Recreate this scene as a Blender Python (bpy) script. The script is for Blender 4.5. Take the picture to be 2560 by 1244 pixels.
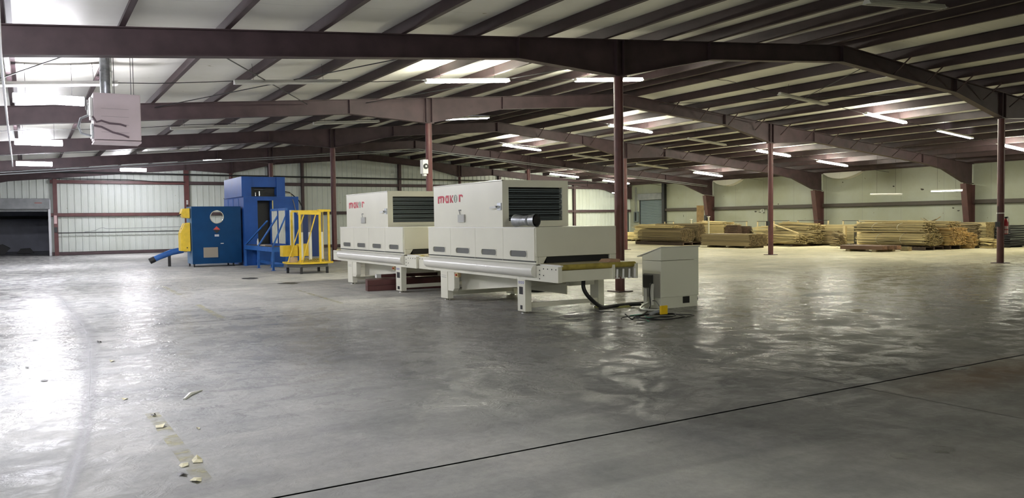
import bpy, math, random
from mathutils import Vector, Matrix
for o in list(bpy.data.objects): bpy.data.objects.remove(o, do_unlink=True)
random.seed(7)
SC = bpy.context.scene
COL = SC.collection
PI = math.pi

# ------------------------------------------------------------------ camera
def make_camera():
    yaw, pitch, roll = [math.radians(a) for a in (-31.2886, 2.0809, -0.78427)]
    cy, sy = math.cos(yaw), math.sin(yaw)
    fwd = Vector((-sy, cy, 0)); right = Vector((cy, sy, 0)); up = Vector((0, 0, 1))
    f2 = fwd*math.cos(pitch) - up*math.sin(pitch)
    u2 = up*math.cos(pitch) + fwd*math.sin(pitch)
    r3 = right*math.cos(roll) + u2*math.sin(roll)
    u3 = u2*math.cos(roll) - right*math.sin(roll)
    cd = bpy.data.cameras.new('camera'); co = bpy.data.objects.new('camera', cd); COL.objects.link(co)
    m = Matrix(((r3.x, u3.x, -f2.x, 0), (r3.y, u3.y, -f2.y, 0), (r3.z, u3.z, -f2.z, 1.61), (0, 0, 0, 1)))
    co.matrix_world = m
    cd.sensor_fit = 'HORIZONTAL'; cd.sensor_width = 36.0; cd.lens = 36.0*1989.9/2560.0
    cd.clip_start = 0.05; cd.clip_end = 300
    SC.camera = co
make_camera()

# ------------------------------------------------------------------ world and exposure
w = bpy.data.worlds.new('World'); SC.world = w; w.use_nodes = True
w.node_tree.nodes['Background'].inputs[0].default_value = (0.02, 0.022, 0.03, 1)
w.node_tree.nodes['Background'].inputs[1].default_value = 0.3
SC.view_settings.view_transform = 'Standard'; SC.view_settings.look = 'None'
SC.view_settings.exposure = 0.3; SC.view_settings.gamma = 1.0; SC.view_settings.use_curve_mapping = False
# lamp strengths (radiance of the glowing surfaces)
L_NEAR = 215.0      # cool wraparound lamps of the row beside the camera
L_TUBE = 300.0     # eight foot tubes
L_DIM = 20.0        # failing tubes

# ------------------------------------------------------------------ materials
MATS = {}
def nt(name):
    m = bpy.data.materials.new(name); m.use_nodes = True
    return m, m.node_tree.nodes, m.node_tree.links, m.node_tree.nodes['Principled BSDF']
def mat(name, col, rough=0.5, metal=0.0, var=0.0, vscale=3.0, bump=0.0, bscale=30.0, spec=0.5):
    if name in MATS: return MATS[name]
    m, N, L, P = nt(name)
    P.inputs['Base Color'].default_value = (*col, 1); P.inputs['Roughness'].default_value = rough
    P.inputs['Metallic'].default_value = metal; P.inputs['Specular IOR Level'].default_value = spec
    tc = N.new('ShaderNodeTexCoord')
    if var > 0:
        n = N.new('ShaderNodeTexNoise'); n.inputs['Scale'].default_value = vscale; n.inputs['Detail'].default_value = 5
        L.new(tc.outputs['Object'], n.inputs['Vector'])
        r = N.new('ShaderNodeValToRGB'); r.color_ramp.elements[0].position = .3; r.color_ramp.elements[1].position = .7
        r.color_ramp.elements[0].color = (*[c*(1-var) for c in col], 1); r.color_ramp.elements[1].color = (*[min(1, c*(1+var)) for c in col], 1)
        L.new(n.outputs['Fac'], r.inputs['Fac']); L.new(r.outputs['Color'], P.inputs['Base Color'])
    if bump > 0:
        n2 = N.new('ShaderNodeTexNoise'); n2.inputs['Scale'].default_value = bscale
        L.new(tc.outputs['Object'], n2.inputs['Vector'])
        b = N.new('ShaderNodeBump'); b.inputs['Strength'].default_value = bump; b.inputs['Distance'].default_value = .02
        L.new(n2.outputs['Fac'], b.inputs['Height']); L.new(b.outputs['Normal'], P.inputs['Normal'])
    MATS[name] = m; return m
def emit(name, col, strength):
    m, N, L, P = nt(name)
    P.inputs['Base Color'].default_value = (.8, .8, .8, 1)
    P.inputs['Emission Color'].default_value = (*col, 1); P.inputs['Emission Strength'].default_value = strength
    MATS[name] = m; return m

M_red = mat('maroon_primer', (.060, .036, .040), .6, var=.25, vscale=2.5)
M_wcol = mat('wall_column_maroon', (.075, .032, .028), .55, var=.25, vscale=3)
M_purlin = mat('purlin_dark_primer', (.040, .023, .026), .55, var=.25, vscale=2.5)
M_redcol = mat('maroon_column_paint', (.095, .029, .028), .45, var=.25, vscale=3)
M_dark = mat('dark_steel', (.02, .02, .022), .5)
M_black = mat('black_rubber', (.012, .012, .013), .55)
M_white = mat('white_enamel', (.72, .72, .70), .4)
M_cream = mat('cream_paint', (.80, .785, .67), .3, var=.03, vscale=1.5)
M_creamtube = mat('cream_cover', (.80, .79, .73), .25)
M_galv = mat('galvanized', (.45, .47, .5), .35, .8, var=.25, vscale=14)
M_chrome = mat('bright_metal', (.7, .7, .7), .2, 1.0)
M_grey = mat('grey_steel', (.22, .23, .24), .5, var=.15)
M_blue = mat('blue_enamel', (.010, .07, .30), .45, var=.12, vscale=3, spec=.25)
M_bluelt = mat('blue_paint_dusty', (.03, .13, .42), .32, var=.15, vscale=4)
M_bluedk = mat('teal_blue_door', (.004, .045, .135), .55, var=.1, vscale=3, spec=.15)
M_yellow = mat('yellow_enamel', (.72, .50, .035), .4, var=.12, vscale=6)
M_glassdk = mat('smoked_window', (.15, .15, .145), .1)
M_redlogo = mat('red_lettering', (.55, .02, .05), .5)
M_greylogo = mat('grey_green_lettering', (.22, .26, .23), .5)
M_belt = mat('yellow_belt', (.36, .29, .06), .5, var=.3, vscale=8)
M_roller = mat('steel_roller', (.55, .56, .52), .3, .3)
M_tubeoff = mat('unlit_tube', (.62, .62, .58), .3)
M_heater = mat('dusty_heater_white', (.62, .52, .55), .45, var=.06, vscale=2)
M_door = mat('green_door', (.07, .12, .11), .45)
M_shutter = mat('blue_grey_shutter', (.17, .21, .23), .45)
M_plastic = mat('clear_plastic', (.6, .62, .62), .1)
M_paper = mat('white_paper', (.75, .75, .72), .6)
M_ply = mat('weathered_plywood', (.26, .17, .08), .7, var=.2, vscale=5)
M_annex = mat('dim_room_panel', (.50, .52, .60), .7, var=.2, vscale=.8)
M_warm = mat('stake_pine', (.62, .50, .27), .6, var=.15)
E_near = emit('lamp_cool_white', (.935, .925, 1.0), L_NEAR)
E_tube = emit('lamp_tube_white', (1.0, .985, .82), L_TUBE)
E_dim = emit('lamp_tube_dim', (.95, .97, 1.0), L_DIM)

def floor_material():
    m, N, L, P = nt('polished_concrete')
    tc = N.new('ShaderNodeTexCoord')
    def noise(sc, det, scale=(1, 1, 1), rough=.55, dist=0.0):
        mp = N.new('ShaderNodeMapping'); mp.inputs['Scale'].default_value = scale
        L.new(tc.outputs['Object'], mp.inputs['Vector'])
        n = N.new('ShaderNodeTexNoise'); n.inputs['Scale'].default_value = sc; n.inputs['Detail'].default_value = det
        n.inputs['Roughness'].default_value = rough; n.inputs['Distortion'].default_value = dist
        L.new(mp.outputs[0], n.inputs['Vector']); return n
    def ramp(src, a, b, ca, cb):
        r = N.new('ShaderNodeValToRGB'); r.color_ramp.elements[0].position = a; r.color_ramp.elements[1].position = b
        r.color_ramp.elements[0].color = (*ca, 1); r.color_ramp.elements[1].color = (*cb, 1)
        L.new(src, r.inputs['Fac']); return r
    def mix(a, b, fac=1.0, mode='MULTIPLY', facsrc=None):
        x = N.new('ShaderNodeMix'); x.data_type = 'RGBA'; x.blend_type = mode; x.inputs[0].default_value = fac
        if facsrc is not None: L.new(facsrc, x.inputs[0])
        L.new(a, x.inputs[6]); L.new(b, x.inputs[7]); return x.outputs[2]
    big = ramp(noise(.22, 5, dist=.6).outputs['Fac'], .35, .68, (.44, .442, .438), (.60, .598, .58))
    mid = ramp(noise(1.3, 6, (1, .7, 1), .6, .5).outputs['Fac'], .3, .7, (.78, .79, .80), (1.08, 1.07, 1.05))
    streak = ramp(noise(1.0, 4, (.25, 3.2, 1), .5, .8).outputs['Fac'], .32, .66, (.86, .86, .87), (1.06, 1.06, 1.05))
    fine = ramp(noise(14, 4, rough=.7).outputs['Fac'], .35, .65, (.92, .92, .92), (1.05, 1.05, 1.05))
    c = mix(big.outputs[0], mid.outputs[0]); c = mix(c, streak.outputs[0]); c = mix(c, fine.outputs[0])
    # small dark oil spots
    sp = ramp(noise(1.7, 8, rough=.75).outputs['Fac'], .70, .86, (0, 0, 0), (.55,)*3)
    dk = N.new('ShaderNodeRGB'); dk.outputs[0].default_value = (.07, .068, .06, 1)
    c = mix(c, dk.outputs[0], 1, 'MIX', sp.outputs[0])
    # rust coloured stain near the joint
    mp = N.new('ShaderNodeMapping'); mp.inputs['Location'].default_value = (-8.6, -4.25, 0)
    mp.vector_type = 'POINT'; L.new(tc.outputs['Object'], mp.inputs['Vector'])
    mp2 = N.new('ShaderNodeMapping'); mp2.inputs['Scale'].default_value = (.42, 1.5, 1); L.new(mp.outputs[0], mp2.inputs['Vector'])
    gr = N.new('ShaderNodeTexGradient'); gr.gradient_type = 'SPHERICAL'; L.new(mp2.outputs[0], gr.inputs['Vector'])
    mul = N.new('ShaderNodeMath'); mul.operation = 'MULTIPLY'; L.new(gr.outputs['Fac'], mul.inputs[0])
    L.new(noise(1.5, 4).outputs['Fac'], mul.inputs[1])
    rust = N.new('ShaderNodeRGB'); rust.outputs[0].default_value = (.36, .19, .07, 1)
    c = mix(c, rust.outputs[0], 1, 'MIX', mul.outputs[0])
    # browner, dustier concrete toward the wood storage side
    sx = N.new('ShaderNodeSeparateXYZ'); L.new(tc.outputs['Object'], sx.inputs[0])
    mr = N.new('ShaderNodeMapRange'); mr.inputs[1].default_value = 2; mr.inputs[2].default_value = 34
    L.new(sx.outputs['X'], mr.inputs[0])
    tint = ramp(mr.outputs[0], 0, 1, (1, 1, 1.02), (1.15, 1.05, .74))
    c = mix(c, tint.outputs[0])
    # light falloff painted into the tone, from dark near floor to dusty far half
    def mrange(src, a, b, c0, c1):
        q = N.new('ShaderNodeMapRange'); q.interpolation_type = 'SMOOTHSTEP'
        for k, v_ in zip((1, 2, 3, 4), (a, b, c0, c1)): q.inputs[k].default_value = v_
        L.new(src, q.inputs[0]); return q.outputs[0]
    def add(a_, b_, op='ADD'):
        q = N.new('ShaderNodeMath'); q.operation = op
        for k, v_ in ((0, a_), (1, b_)):
            if isinstance(v_, (int, float)): q.inputs[k].default_value = v_
            else: L.new(v_, q.inputs[k])
        return q.outputs[0]
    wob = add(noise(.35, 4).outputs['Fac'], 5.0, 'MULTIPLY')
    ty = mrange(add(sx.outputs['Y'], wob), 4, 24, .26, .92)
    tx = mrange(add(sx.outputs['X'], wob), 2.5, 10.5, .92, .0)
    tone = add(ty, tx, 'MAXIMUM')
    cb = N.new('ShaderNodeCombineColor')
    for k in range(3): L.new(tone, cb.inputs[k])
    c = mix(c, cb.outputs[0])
    L.new(c, P.inputs['Base Color'])
    ro = ramp(noise(2.4, 6, (1, 1, 1), .68, .9).outputs['Fac'], .43, .58, (.07,)*3, (.42,)*3)
    # worn, unpolished concrete close to the camera side, polished farther in
    my = N.new('ShaderNodeMapRange'); my.inputs[1].default_value = 4.0; my.inputs[2].default_value = 8.5; my.inputs[3].default_value = .42; my.inputs[4].default_value = .0
    ady = N.new('ShaderNodeMath'); ady.operation = 'MULTIPLY_ADD'; L.new(noise(.8, 4).outputs['Fac'], ady.inputs[0]); ady.inputs[1].default_value = 3.0; L.new(sx.outputs['Y'], ady.inputs[2])
    sb = N.new('ShaderNodeMath'); sb.operation = 'SUBTRACT'; L.new(ady.outputs[0], sb.inputs[0]); sb.inputs[1].default_value = 1.5
    L.new(sb.outputs[0], my.inputs[0])
    far = mrange(sb.outputs[0], 12.5, 17.5, 0.0, .30)
    lft = mrange(sx.outputs['X'], 1.5, 5.0, 1.0, 0.0)
    far = add(far, add(1.0, lft, 'SUBTRACT'), 'MULTIPLY')
    smx = add(my.outputs[0], far)
    sm = N.new('ShaderNodeMath'); sm.operation = 'ADD'; L.new(ro.outputs[0], sm.inputs[0]); L.new(smx, sm.inputs[1])
    L.new(sm.outputs[0], P.inputs['Roughness'])
    P.inputs['IOR'].default_value = 1.06
    b = N.new('ShaderNodeBump'); b.inputs['Strength'].default_value = 1.0; b.inputs['Distance'].default_value = .02
    L.new(noise(5.0, 5, (1, 1, 1), .6, .6).outputs['Fac'], b.inputs['Height'])
    b2 = N.new('ShaderNodeBump'); b2.inputs['Strength'].default_value = .10; b2.inputs['Distance'].default_value = .01
    L.new(noise(22, 3).outputs['Fac'], b2.inputs['Height']); L.new(b.outputs['Normal'], b2.inputs['Normal'])
    L.new(b2.outputs['Normal'], P.inputs['Normal'])
    return m
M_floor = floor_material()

def panel_material(name, col, seam, axis, dark=.75, dirt=(.8, .78, .6), dirtamt=.6):
    """wall sheet: vertical seams every `seam` metres along `axis`, dirt blotches"""
    m, N, L, P = nt(name)
    tc = N.new('ShaderNodeTexCoord'); sx = N.new('ShaderNodeSeparateXYZ'); L.new(tc.outputs['Object'], sx.inputs[0])
    d = N.new('ShaderNodeMath'); d.operation = 'DIVIDE'; L.new(sx.outputs[axis], d.inputs[0]); d.inputs[1].default_value = seam
    fr = N.new('ShaderNodeMath'); fr.operation = 'FRACT'; L.new(d.outputs[0], fr.inputs[0])
    lt = N.new('ShaderNodeMath'); lt.operation = 'LESS_THAN'; L.new(fr.outputs[0], lt.inputs[0]); lt.inputs[1].default_value = .022/seam
    n = N.new('ShaderNodeTexNoise'); n.inputs['Scale'].default_value = .55; n.inputs['Detail'].default_value = 8; n.inputs['Roughness'].default_value = .65
    L.new(tc.outputs['Object'], n.inputs['Vector'])
    r = N.new('ShaderNodeValToRGB'); r.color_ramp.elements[0].position = .36; r.color_ramp.elements[1].position = .66
    r.color_ramp.elements[0].color = (*[c*(1-dirtamt) + c*k*dirtamt for c, k in zip(col, dirt)], 1); r.color_ramp.elements[1].color = (*col, 1)
    L.new(n.outputs['Fac'], r.inputs['Fac'])
    mx = N.new('ShaderNodeMix'); mx.data_type = 'RGBA'; mx.blend_type = 'MIX'
    L.new(lt.outputs[0], mx.inputs[0]); L.new(r.outputs[0], mx.inputs[6]); mx.inputs[7].default_value = (*[c*dark for c in col], 1)
    # fine specks
    n2 = N.new('ShaderNodeTexNoise'); n2.inputs['Scale'].default_value = 5; n2.inputs['Detail'].default_value = 2
    L.new(tc.outputs['Object'], n2.inputs['Vector'])
    r2 = N.new('ShaderNodeValToRGB'); r2.color_ramp.elements[0].position = .74; r2.color_ramp.elements[1].position = .78
    r2.color_ramp.elements[0].color = (1, 1, 1, 1); r2.color_ramp.elements[1].color = (.55, .5, .4, 1)
    L.new(n2.outputs['Fac'], r2.inputs['Fac'])
    m2 = N.new('ShaderNodeMix'); m2.data_type = 'RGBA'; m2.blend_type = 'MULTIPLY'; m2.inputs[0].default_value = 1
    L.new(mx.outputs[2], m2.inputs[6]); L.new(r2.outputs[0], m2.inputs[7])
    L.new(m2.outputs[2], P.inputs['Base Color']); P.inputs['Roughness'].default_value = .5
    return m
M_liner = panel_material('white_liner_panel', (.35, .37, .31), 2.44, 'Y', .72)
M_corr = panel_material('white_corrugated_sheet', (.56, .60, .57), 200, 'X', dirt=(.86, .86, .8))
M_roof = panel_material('white_vinyl_insulation', (.80, .79, .73), 1.83, 'Y', .80, dirt=(.85, .85, .82))

END = {}
def wood_material(name, col, var=.6):
    """colour varies from strip to strip by the mesh attribute 'tint', with fine grain"""
    m, N, L, P = nt(name)
    at = N.new('ShaderNodeAttribute'); at.attribute_name = 'tint'
    tc = N.new('ShaderNodeTexCoord'); mp = N.new('ShaderNodeMapping'); mp.inputs['Scale'].default_value = (20, 1.2, 20)
    L.new(tc.outputs['Object'], mp.inputs['Vector'])
    n = N.new('ShaderNodeTexNoise'); n.inputs['Scale'].default_value = 3; n.inputs['Detail'].default_value = 3; L.new(mp.outputs[0], n.inputs['Vector'])
    ad = N.new('ShaderNodeMath'); ad.operation = 'MULTIPLY_ADD'; L.new(n.outputs['Fac'], ad.inputs[0]); ad.inputs[1].default_value = .4
    L.new(at.outputs['Fac'], ad.inputs[2])
    r = N.new('ShaderNodeValToRGB'); r.color_ramp.elements[0].position = .15; r.color_ramp.elements[1].position = 1.1
    r.color_ramp.elements[0].color = (*[c*(1-var) for c in col], 1); r.color_ramp.elements[1].color = (*[min(1, c*(1+var)) for c in col], 1)
    L.new(ad.outputs[0], r.inputs['Fac']); L.new(r.outputs[0], P.inputs['Base Color'])
    P.inputs['Roughness'].default_value = .65
    e = mat(name+'_shaded_end_grain', (col[0]*.62, col[1]*.55, col[2]*.45), .8, var=.5, vscale=9)  # darker end grain, with the shade of the end faces put in too
    END[m.name] = e
    return m
W_yellow = wood_material('pale_pine', (.52, .43, .22))
W_tan = wood_material('tan_pine', (.35, .285, .145))
W_brown = wood_material('aged_strips', (.20, .155, .08))
W_orange = wood_material('orange_pine', (.44, .31, .13))
W_dark = wood_material('dark_hardwood', (.09, .055, .035))

def decal_material(name, col, cover, scale, soft=False):
    m, N, L, P = nt(name)
    P.inputs['Base Color'].default_value = (*col, 1); P.inputs['Roughness'].default_value = .45
    tc = N.new('ShaderNodeTexCoord'); n = N.new('ShaderNodeTexNoise'); n.inputs['Scale'].default_value = scale; n.inputs['Detail'].default_value = 6
    L.new(tc.outputs['Object'], n.inputs['Vector'])
    r = N.new('ShaderNodeValToRGB'); r.color_ramp.elements[0].position = .62-.3*cover; r.color_ramp.elements[1].position = .95-.3*cover
    r.color_ramp.elements[0].color = (0, 0, 0, 1); r.color_ramp.elements[1].color = (.8, .8, .8, 1)
    L.new(n.outputs['Fac'], r.inputs['Fac'])
    at = N.new('ShaderNodeAttribute'); at.attribute_name = 'tint'; mu = N.new('ShaderNodeMath'); mu.operation = 'MULTIPLY'
    if soft: L.new(r.outputs[0], mu.inputs[0]); L.new(at.outputs['Fac'], mu.inputs[1]); L.new(mu.outputs[0], P.inputs['Alpha'])
    else: L.new(r.outputs[0], P.inputs['Alpha'])
    return m
D_skid = decal_material('rubber_smear', (.07, .07, .07), 1.7, 1.6, True)
D_yel = decal_material('worn_yellow_paint', (.50, .47, .26), .75, 6)
D_oil = decal_material('dark_stain', (.035, .035, .03), 1.5, 5)
D_scuff = decal_material('pale_scuff', (.50, .49, .46), .9, 12)
D_tape = mat('old_cream_tape', (.62, .58, .38), .6, var=.2, vscale=20)

# ------------------------------------------------------------------ mesh helpers
class MB:
    def __init__(s): s.v = []; s.f = []; s.t = []; s.tint = None
    def _add(s, vs, fs, tint=None):
        b = len(s.v); s.v += [Vector(p) for p in vs]; s.f += [tuple(b+i for i in f) for f in fs]
        s.t += [(.5 if tint is None else tint)]*len(vs); return s
    def box(s, x0, x1, y0, y1, z0, z1, tint=None):
        return s._add([(x0,y0,z0),(x1,y0,z0),(x1,y1,z0),(x0,y1,z0),(x0,y0,z1),(x1,y0,z1),(x1,y1,z1),(x0,y1,z1)],
            [(0,3,2,1),(4,5,6,7),(0,1,5,4),(1,2,6,5),(2,3,7,6),(3,0,4,7)], tint)
    def bar(s, p0, p1, w, h, up=(0,0,1), tint=None):
        p0, p1 = Vector(p0), Vector(p1); d = (p1-p0).normalized(); up = Vector(up)
        if abs(d.dot(up)) > .99: up = Vector((0,1,0))
        a = d.cross(up).normalized()*w/2; b = a.cross(d).normalized()*h/2
        vs = [p+x for p in (p0, p1) for x in (-a-b, a-b, a+b, -a+b)]
        return s._add(vs, [(0,1,2,3),(7,6,5,4),(0,4,5,1),(1,5,6,2),(2,6,7,3),(3,7,4,0)], tint)
    def tube(s, pts, r, n=8, cap=True, tint=None):
        pts = [Vector(p) for p in pts]; vs = []; fs = []; m = len(pts)
        up = Vector((0,0,1)); a = None
        for i, p in enumerate(pts):
            d = (pts[min(i+1, m-1)]-pts[max(i-1, 0)]).normalized()
            if a is None:
                a = d.cross(up if abs(d.dot(up)) < .95 else Vector((1,0,0))).normalized()
            else: a = (a - d*a.dot(d)).normalized()
            b = d.cross(a); rr = r[i] if isinstance(r, (list, tuple)) else r
            for k in range(n):
                t = 2*PI*k/n; vs.append(p + a*math.cos(t)*rr + b*math.sin(t)*rr)
        for i in range(m-1):
            for k in range(n):
                k2 = (k+1) % n; fs.append((i*n+k, i*n+k2, (i+1)*n+k2, (i+1)*n+k))
        if cap: fs += [tuple(range(n))[::-1], tuple(range((m-1)*n, m*n))]
        return s._add(vs, fs, tint)
    def ring(s, c, axis, r0, r1, h, n=24):
        c = Vector(c); ax = Vector(axis).normalized(); a = ax.orthogonal().normalized(); b = ax.cross(a); vs = []; fs = []
        for k in range(n):
            t = 2*PI*k/n; d = a*math.cos(t)+b*math.sin(t)
            vs += [c+d*r0, c+d*r1, c+d*r1+ax*h, c+d*r0+ax*h]
        for k in range(n):
            i, j = 4*k, 4*((k+1) % n)
            for q in range(4): fs.append((i+q, j+q, j+(q+1) % 4, i+(q+1) % 4))
        return s._add(vs, fs)
    def prism(s, poly, axis, a, b, tint=None):
        """poly in the plane square to `axis`; (x,z) for Y, (y,z) for X, (x,y) for Z"""
        def P(u, v, w): return {'Y': (u, w, v), 'X': (w, u, v), 'Z': (u, v, w)}[axis]
        n = len(poly); vs = [P(u, v, a) for u, v in poly]+[P(u, v, b) for u, v in poly]
        fs = [tuple(range(n)), tuple(range(n, 2*n))[::-1]]+[(i, i+n, (i+1) % n+n, (i+1) % n) for i in range(n)]
        return s._add(vs, fs, tint)
    def quad(s, *p, tint=None): return s._add(p, [tuple(range(len(p)))], tint)
    def sphere(s, c, r, n=10, m=6, sc=(1,1,1)):
        c = Vector(c); vs = []; fs = []
        for i in range(m+1):
            for k in range(n):
                a = PI*i/m; t = 2*PI*k/n
                vs.append(c+Vector((math.sin(a)*math.cos(t)*sc[0], math.sin(a)*math.sin(t)*sc[1], math.cos(a)*sc[2]))*r)
        for i in range(m):
            for k in range(n): fs.append((i*n+k, (i+1)*n+k, (i+1)*n+(k+1) % n, i*n+(k+1) % n))
        return s._add(vs, fs)
    def build(s, name, material, parent=None, smooth=False, bevel=0.0, off=None):
        me = bpy.data.meshes.new(name)
        o0 = Vector((0,0,0))
        p = parent
        while p is not None: o0 = o0 + p.location; p = p.parent
        if off is not None: o0 = Vector(off)
        me.from_pydata([tuple(v-o0) for v in s.v], [], s.f); me.materials.append(material)
        import bmesh
        bm = bmesh.new(); bm.from_mesh(me); bmesh.ops.recalc_face_normals(bm, faces=bm.faces); bm.to_mesh(me); bm.free()
        if len(set(s.t)) > 1:
            at = me.attributes.new('tint', 'FLOAT', 'POINT')
            for i, t in enumerate(s.t): at.data[i].value = t
        if material.name in END:
            me.materials.append(END[material.name])
            for q in me.polygons:
                if abs(q.normal.y) > .9: q.material_index = 1
        if smooth:
            for q in me.polygons: q.use_smooth = True
            try:
                me.set_sharp_from_angle(angle=math.radians(40))
            except Exception: pass
        o = bpy.data.objects.new(name, me); COL.objects.link(o)
        if parent is not None: o.parent = parent
        elif off is not None: o.location = off
        if bevel > 0:
            b = o.modifiers.new('edge', 'BEVEL'); b.width = bevel; b.segments = 2; b.limit_method = 'ANGLE'
        return o
def tag(o, label, cat, group=None, kind=None):
    o['label'] = label; o['category'] = cat
    if group: o['group'] = group
    if kind: o['kind'] = kind
    return o
def thing(name, loc, label, cat, group=None):
    o = bpy.data.objects.new(name, None); COL.objects.link(o); o.location = loc; o.empty_display_size = .2
    return tag(o, label, cat, group)
def struct(mb, name, material, **k):
    o = mb.build(name, material, **k)
    if o.parent is None: o['kind'] = 'structure'
    return o
def copy_tree(o, parent=None):
    c = o.copy(); COL.objects.link(c); c.parent = parent
    for ch in o.children: copy_tree(ch, c)
    return c
def one(mb, name, material, label, cat, loc, group=None, **k):
    """a thing that is a single mesh, its origin at `loc`"""
    o = mb.build(name, material, off=loc, **k); return tag(o, label, cat, group)

# ------------------------------------------------------------------ building geometry
RX, RZ, SL = 18.75, 6.15, .085
XL, XR = -3.8, 41.9
YB, YG = -13.66, 50.35
def zr(x): return RZ - SL*abs(x-RX)          # top of the rafters
FR = [4.63, 13.77, 22.91, 32.06, 41.2, 50.1]
CL = [11.2, 11.15, 10.9, 10.87, 10.7, 10.6]
CR = [26.9, 26.84, 26.64, 26.35, 26.3, 26.2]

# floor slabs with real joints
mb = MB()
xs = [XL-.2, 6.62, 18.6, 30.6, XR+.2]; ys = [YB-.2, -4.5, 4.68, 13.92, 23.0, 32.1, 41.3, 66]
gx = [.0, .005, .010, .006, 0]; gy = [0, .01, .013, .015, .006, .006, .006, 0]
# unused slab tones with the same painted light falloff, darker on the near side
SLAB = [(.5, .40, .36, .36), (.62, .42, .36, .36), (.90, .55, .48, .48), (.98, .68, .66, .75), (1, .9, .9, .95), (1, .95, .95, 1), (.99, .9, .9, .95)]
for i in range(len(xs)-1):
    for j in range(len(ys)-1):
        x0, x1, y0, y1 = xs[i]+gx[i], xs[i+1]-gx[i+1], ys[j]+gy[j], ys[j+1]-gy[j+1]
        mb.quad((x0,y0,0),(x1,y0,0),(x1,y1,0),(x0,y1,0))
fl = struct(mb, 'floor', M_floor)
mb = MB().quad((XL-.3,YB-.3,-.03),(XR+.3,YB-.3,-.03),(XR+.3,66.2,-.03),(XL-.3,66.2,-.03))
fj = mb.build('joint_bed', M_black, fl)

# ceiling insulation, sagging a little between the roof purlins
PUR_L = [1.38+1.567*k for k in range(-3, 11)] + [18.25]
PUR_R = [19.3, 21.0, 22.55, 24.1] + [25.65+1.55*k for k in range(0, 11)]
PX = PUR_L + PUR_R
mb = MB(); px = [XL] + PX + [XR+.1]; prof = []
for a, b in zip(px[:-1], px[1:]):
    for q in range(4):
        t = q/4; x = a+(b-a)*t; prof.append((x, zr(x)+.255-.035*math.sin(PI*t)))
prof.append((px[-1], zr(px[-1])+.255))
n = len(prof); vs = []
NY = 2
for y in (YB, YG+.1): vs += [(x, y, z) for x, z in prof]
mb._add(vs, [(i, i+1, n+i+1, n+i) for i in range(n-1)])
top = [(x, y, z+.12) for y in (YB, YG+.1) for x, z in prof]
mb._add(top, [(i, i+1, n+i+1, n+i) for i in range(n-1)])
struct(mb, 'ceiling', M_roof, smooth=True)

def corrugated(x0, x1, z0f, z1f, y, pitch=.335, depth=.032, flip=False, along='X'):
    """ribbed sheet; ribs stand towards the room"""
    mb = MB(); pts = []; x = x0
    sgn = -1 if not flip else 1
    while x < x1-.001:
        for dx, dd in ((0, 0), (pitch*.72, 0), (pitch*.78, depth), (pitch*.92, depth), (pitch*.98, 0)):
            if x+dx <= x1: pts.append((x+dx, dd*sgn))
        x += pitch
    pts.append((x1, 0)); n = len(pts)
    if along == 'X': vs = [(p, y+d, z0f(p)) for p, d in pts]+[(p, y+d, z1f(p)) for p, d in pts]
    else: vs = [(y+d, p, z0f(p)) for p, d in pts]+[(y+d, p, z1f(p)) for p, d in pts]
    mb._add(vs, [(i, i+1, n+i+1, n+i) for i in range(n-1)]); return mb
DX1, DZ = 1.0, 3.06
mb = corrugated(DX1, XR, lambda x: 0, lambda x: zr(x)+.30, YG)
m2 = corrugated(XL, DX1, lambda x: DZ, lambda x: zr(x)+.30, YG); mb._add(m2.v, m2.f)
m2 = corrugated(XL, -2.6, lambda x: 0, lambda x: DZ, YG); mb._add(m2.v, m2.f)
mb.box(XL, XR, YG+.06, YG+.1, DZ, 4.3).box(DX1, XR, YG+.06, YG+.1, 0, DZ).box(-3.8, -2.6, YG+.06, YG+.1, 0, DZ)
wg = struct(mb, 'wall_back', M_corr)
mb = MB().box(XR, XR+.12, YB, 46.3, 0, 4.5).box(XR, XR+.12, 49.2, YG+.1, 0, 4.5).box(XR, XR+.12, 46.3, 49.2, 3.1, 4.5)
wr = struct(mb, 'wall_right', M_liner)
mb = corrugated(YB, YG, lambda y: 0, lambda y: 4.6, XL, flip=True, along='Y'); mb.box(XL-.12, XL-.05, YB, YG, 0, 4.6)
struct(mb, 'wall_left', M_corr)
mb = corrugated(XL, XR, lambda x: 0, lambda x: zr(x)+.30, YB, flip=True); mb.box(XL, XR, YB-.12, YB-.05, 0, 4.2)
struct(mb, 'wall_front', M_corr)

# torn spots and stains on the liner of the right wall
mb = MB()
def blot(y, z, ry, rz, k=9, seed=0):
    R = random.Random(seed); pts = []
    for i in range(k):
        t = 2*PI*i/k; q = .5+R.random()*.6
        pts.append((XR-.004, y+ry*math.cos(t)*q, z+rz*math.sin(t)*q))
    mb._add(pts, [tuple(range(k))])
for i, (y, z, a, b) in enumerate([(24.9+2.4, 3.22, .07, .05), (25.62, 2.98, .14, .055), (23.9, 1.93, .06, .05), (23.62, 1.78, .11, .035), (35.4, 2.42, .06, .05),
        (20.05, 1.37, .05, .16), (20.02, 1.42, .18, .03), (37.3, 1.95, .16, .06), (36.9, 1.9, .2, .03), (44.2, 1.75, .03, .12), (30.6, 3.6, .05, .04)]): blot(y, z, a, b, seed=i)
mb.build('torn_spot', mat('torn_dark', (.04, .035, .025), .9), wr)

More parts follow.
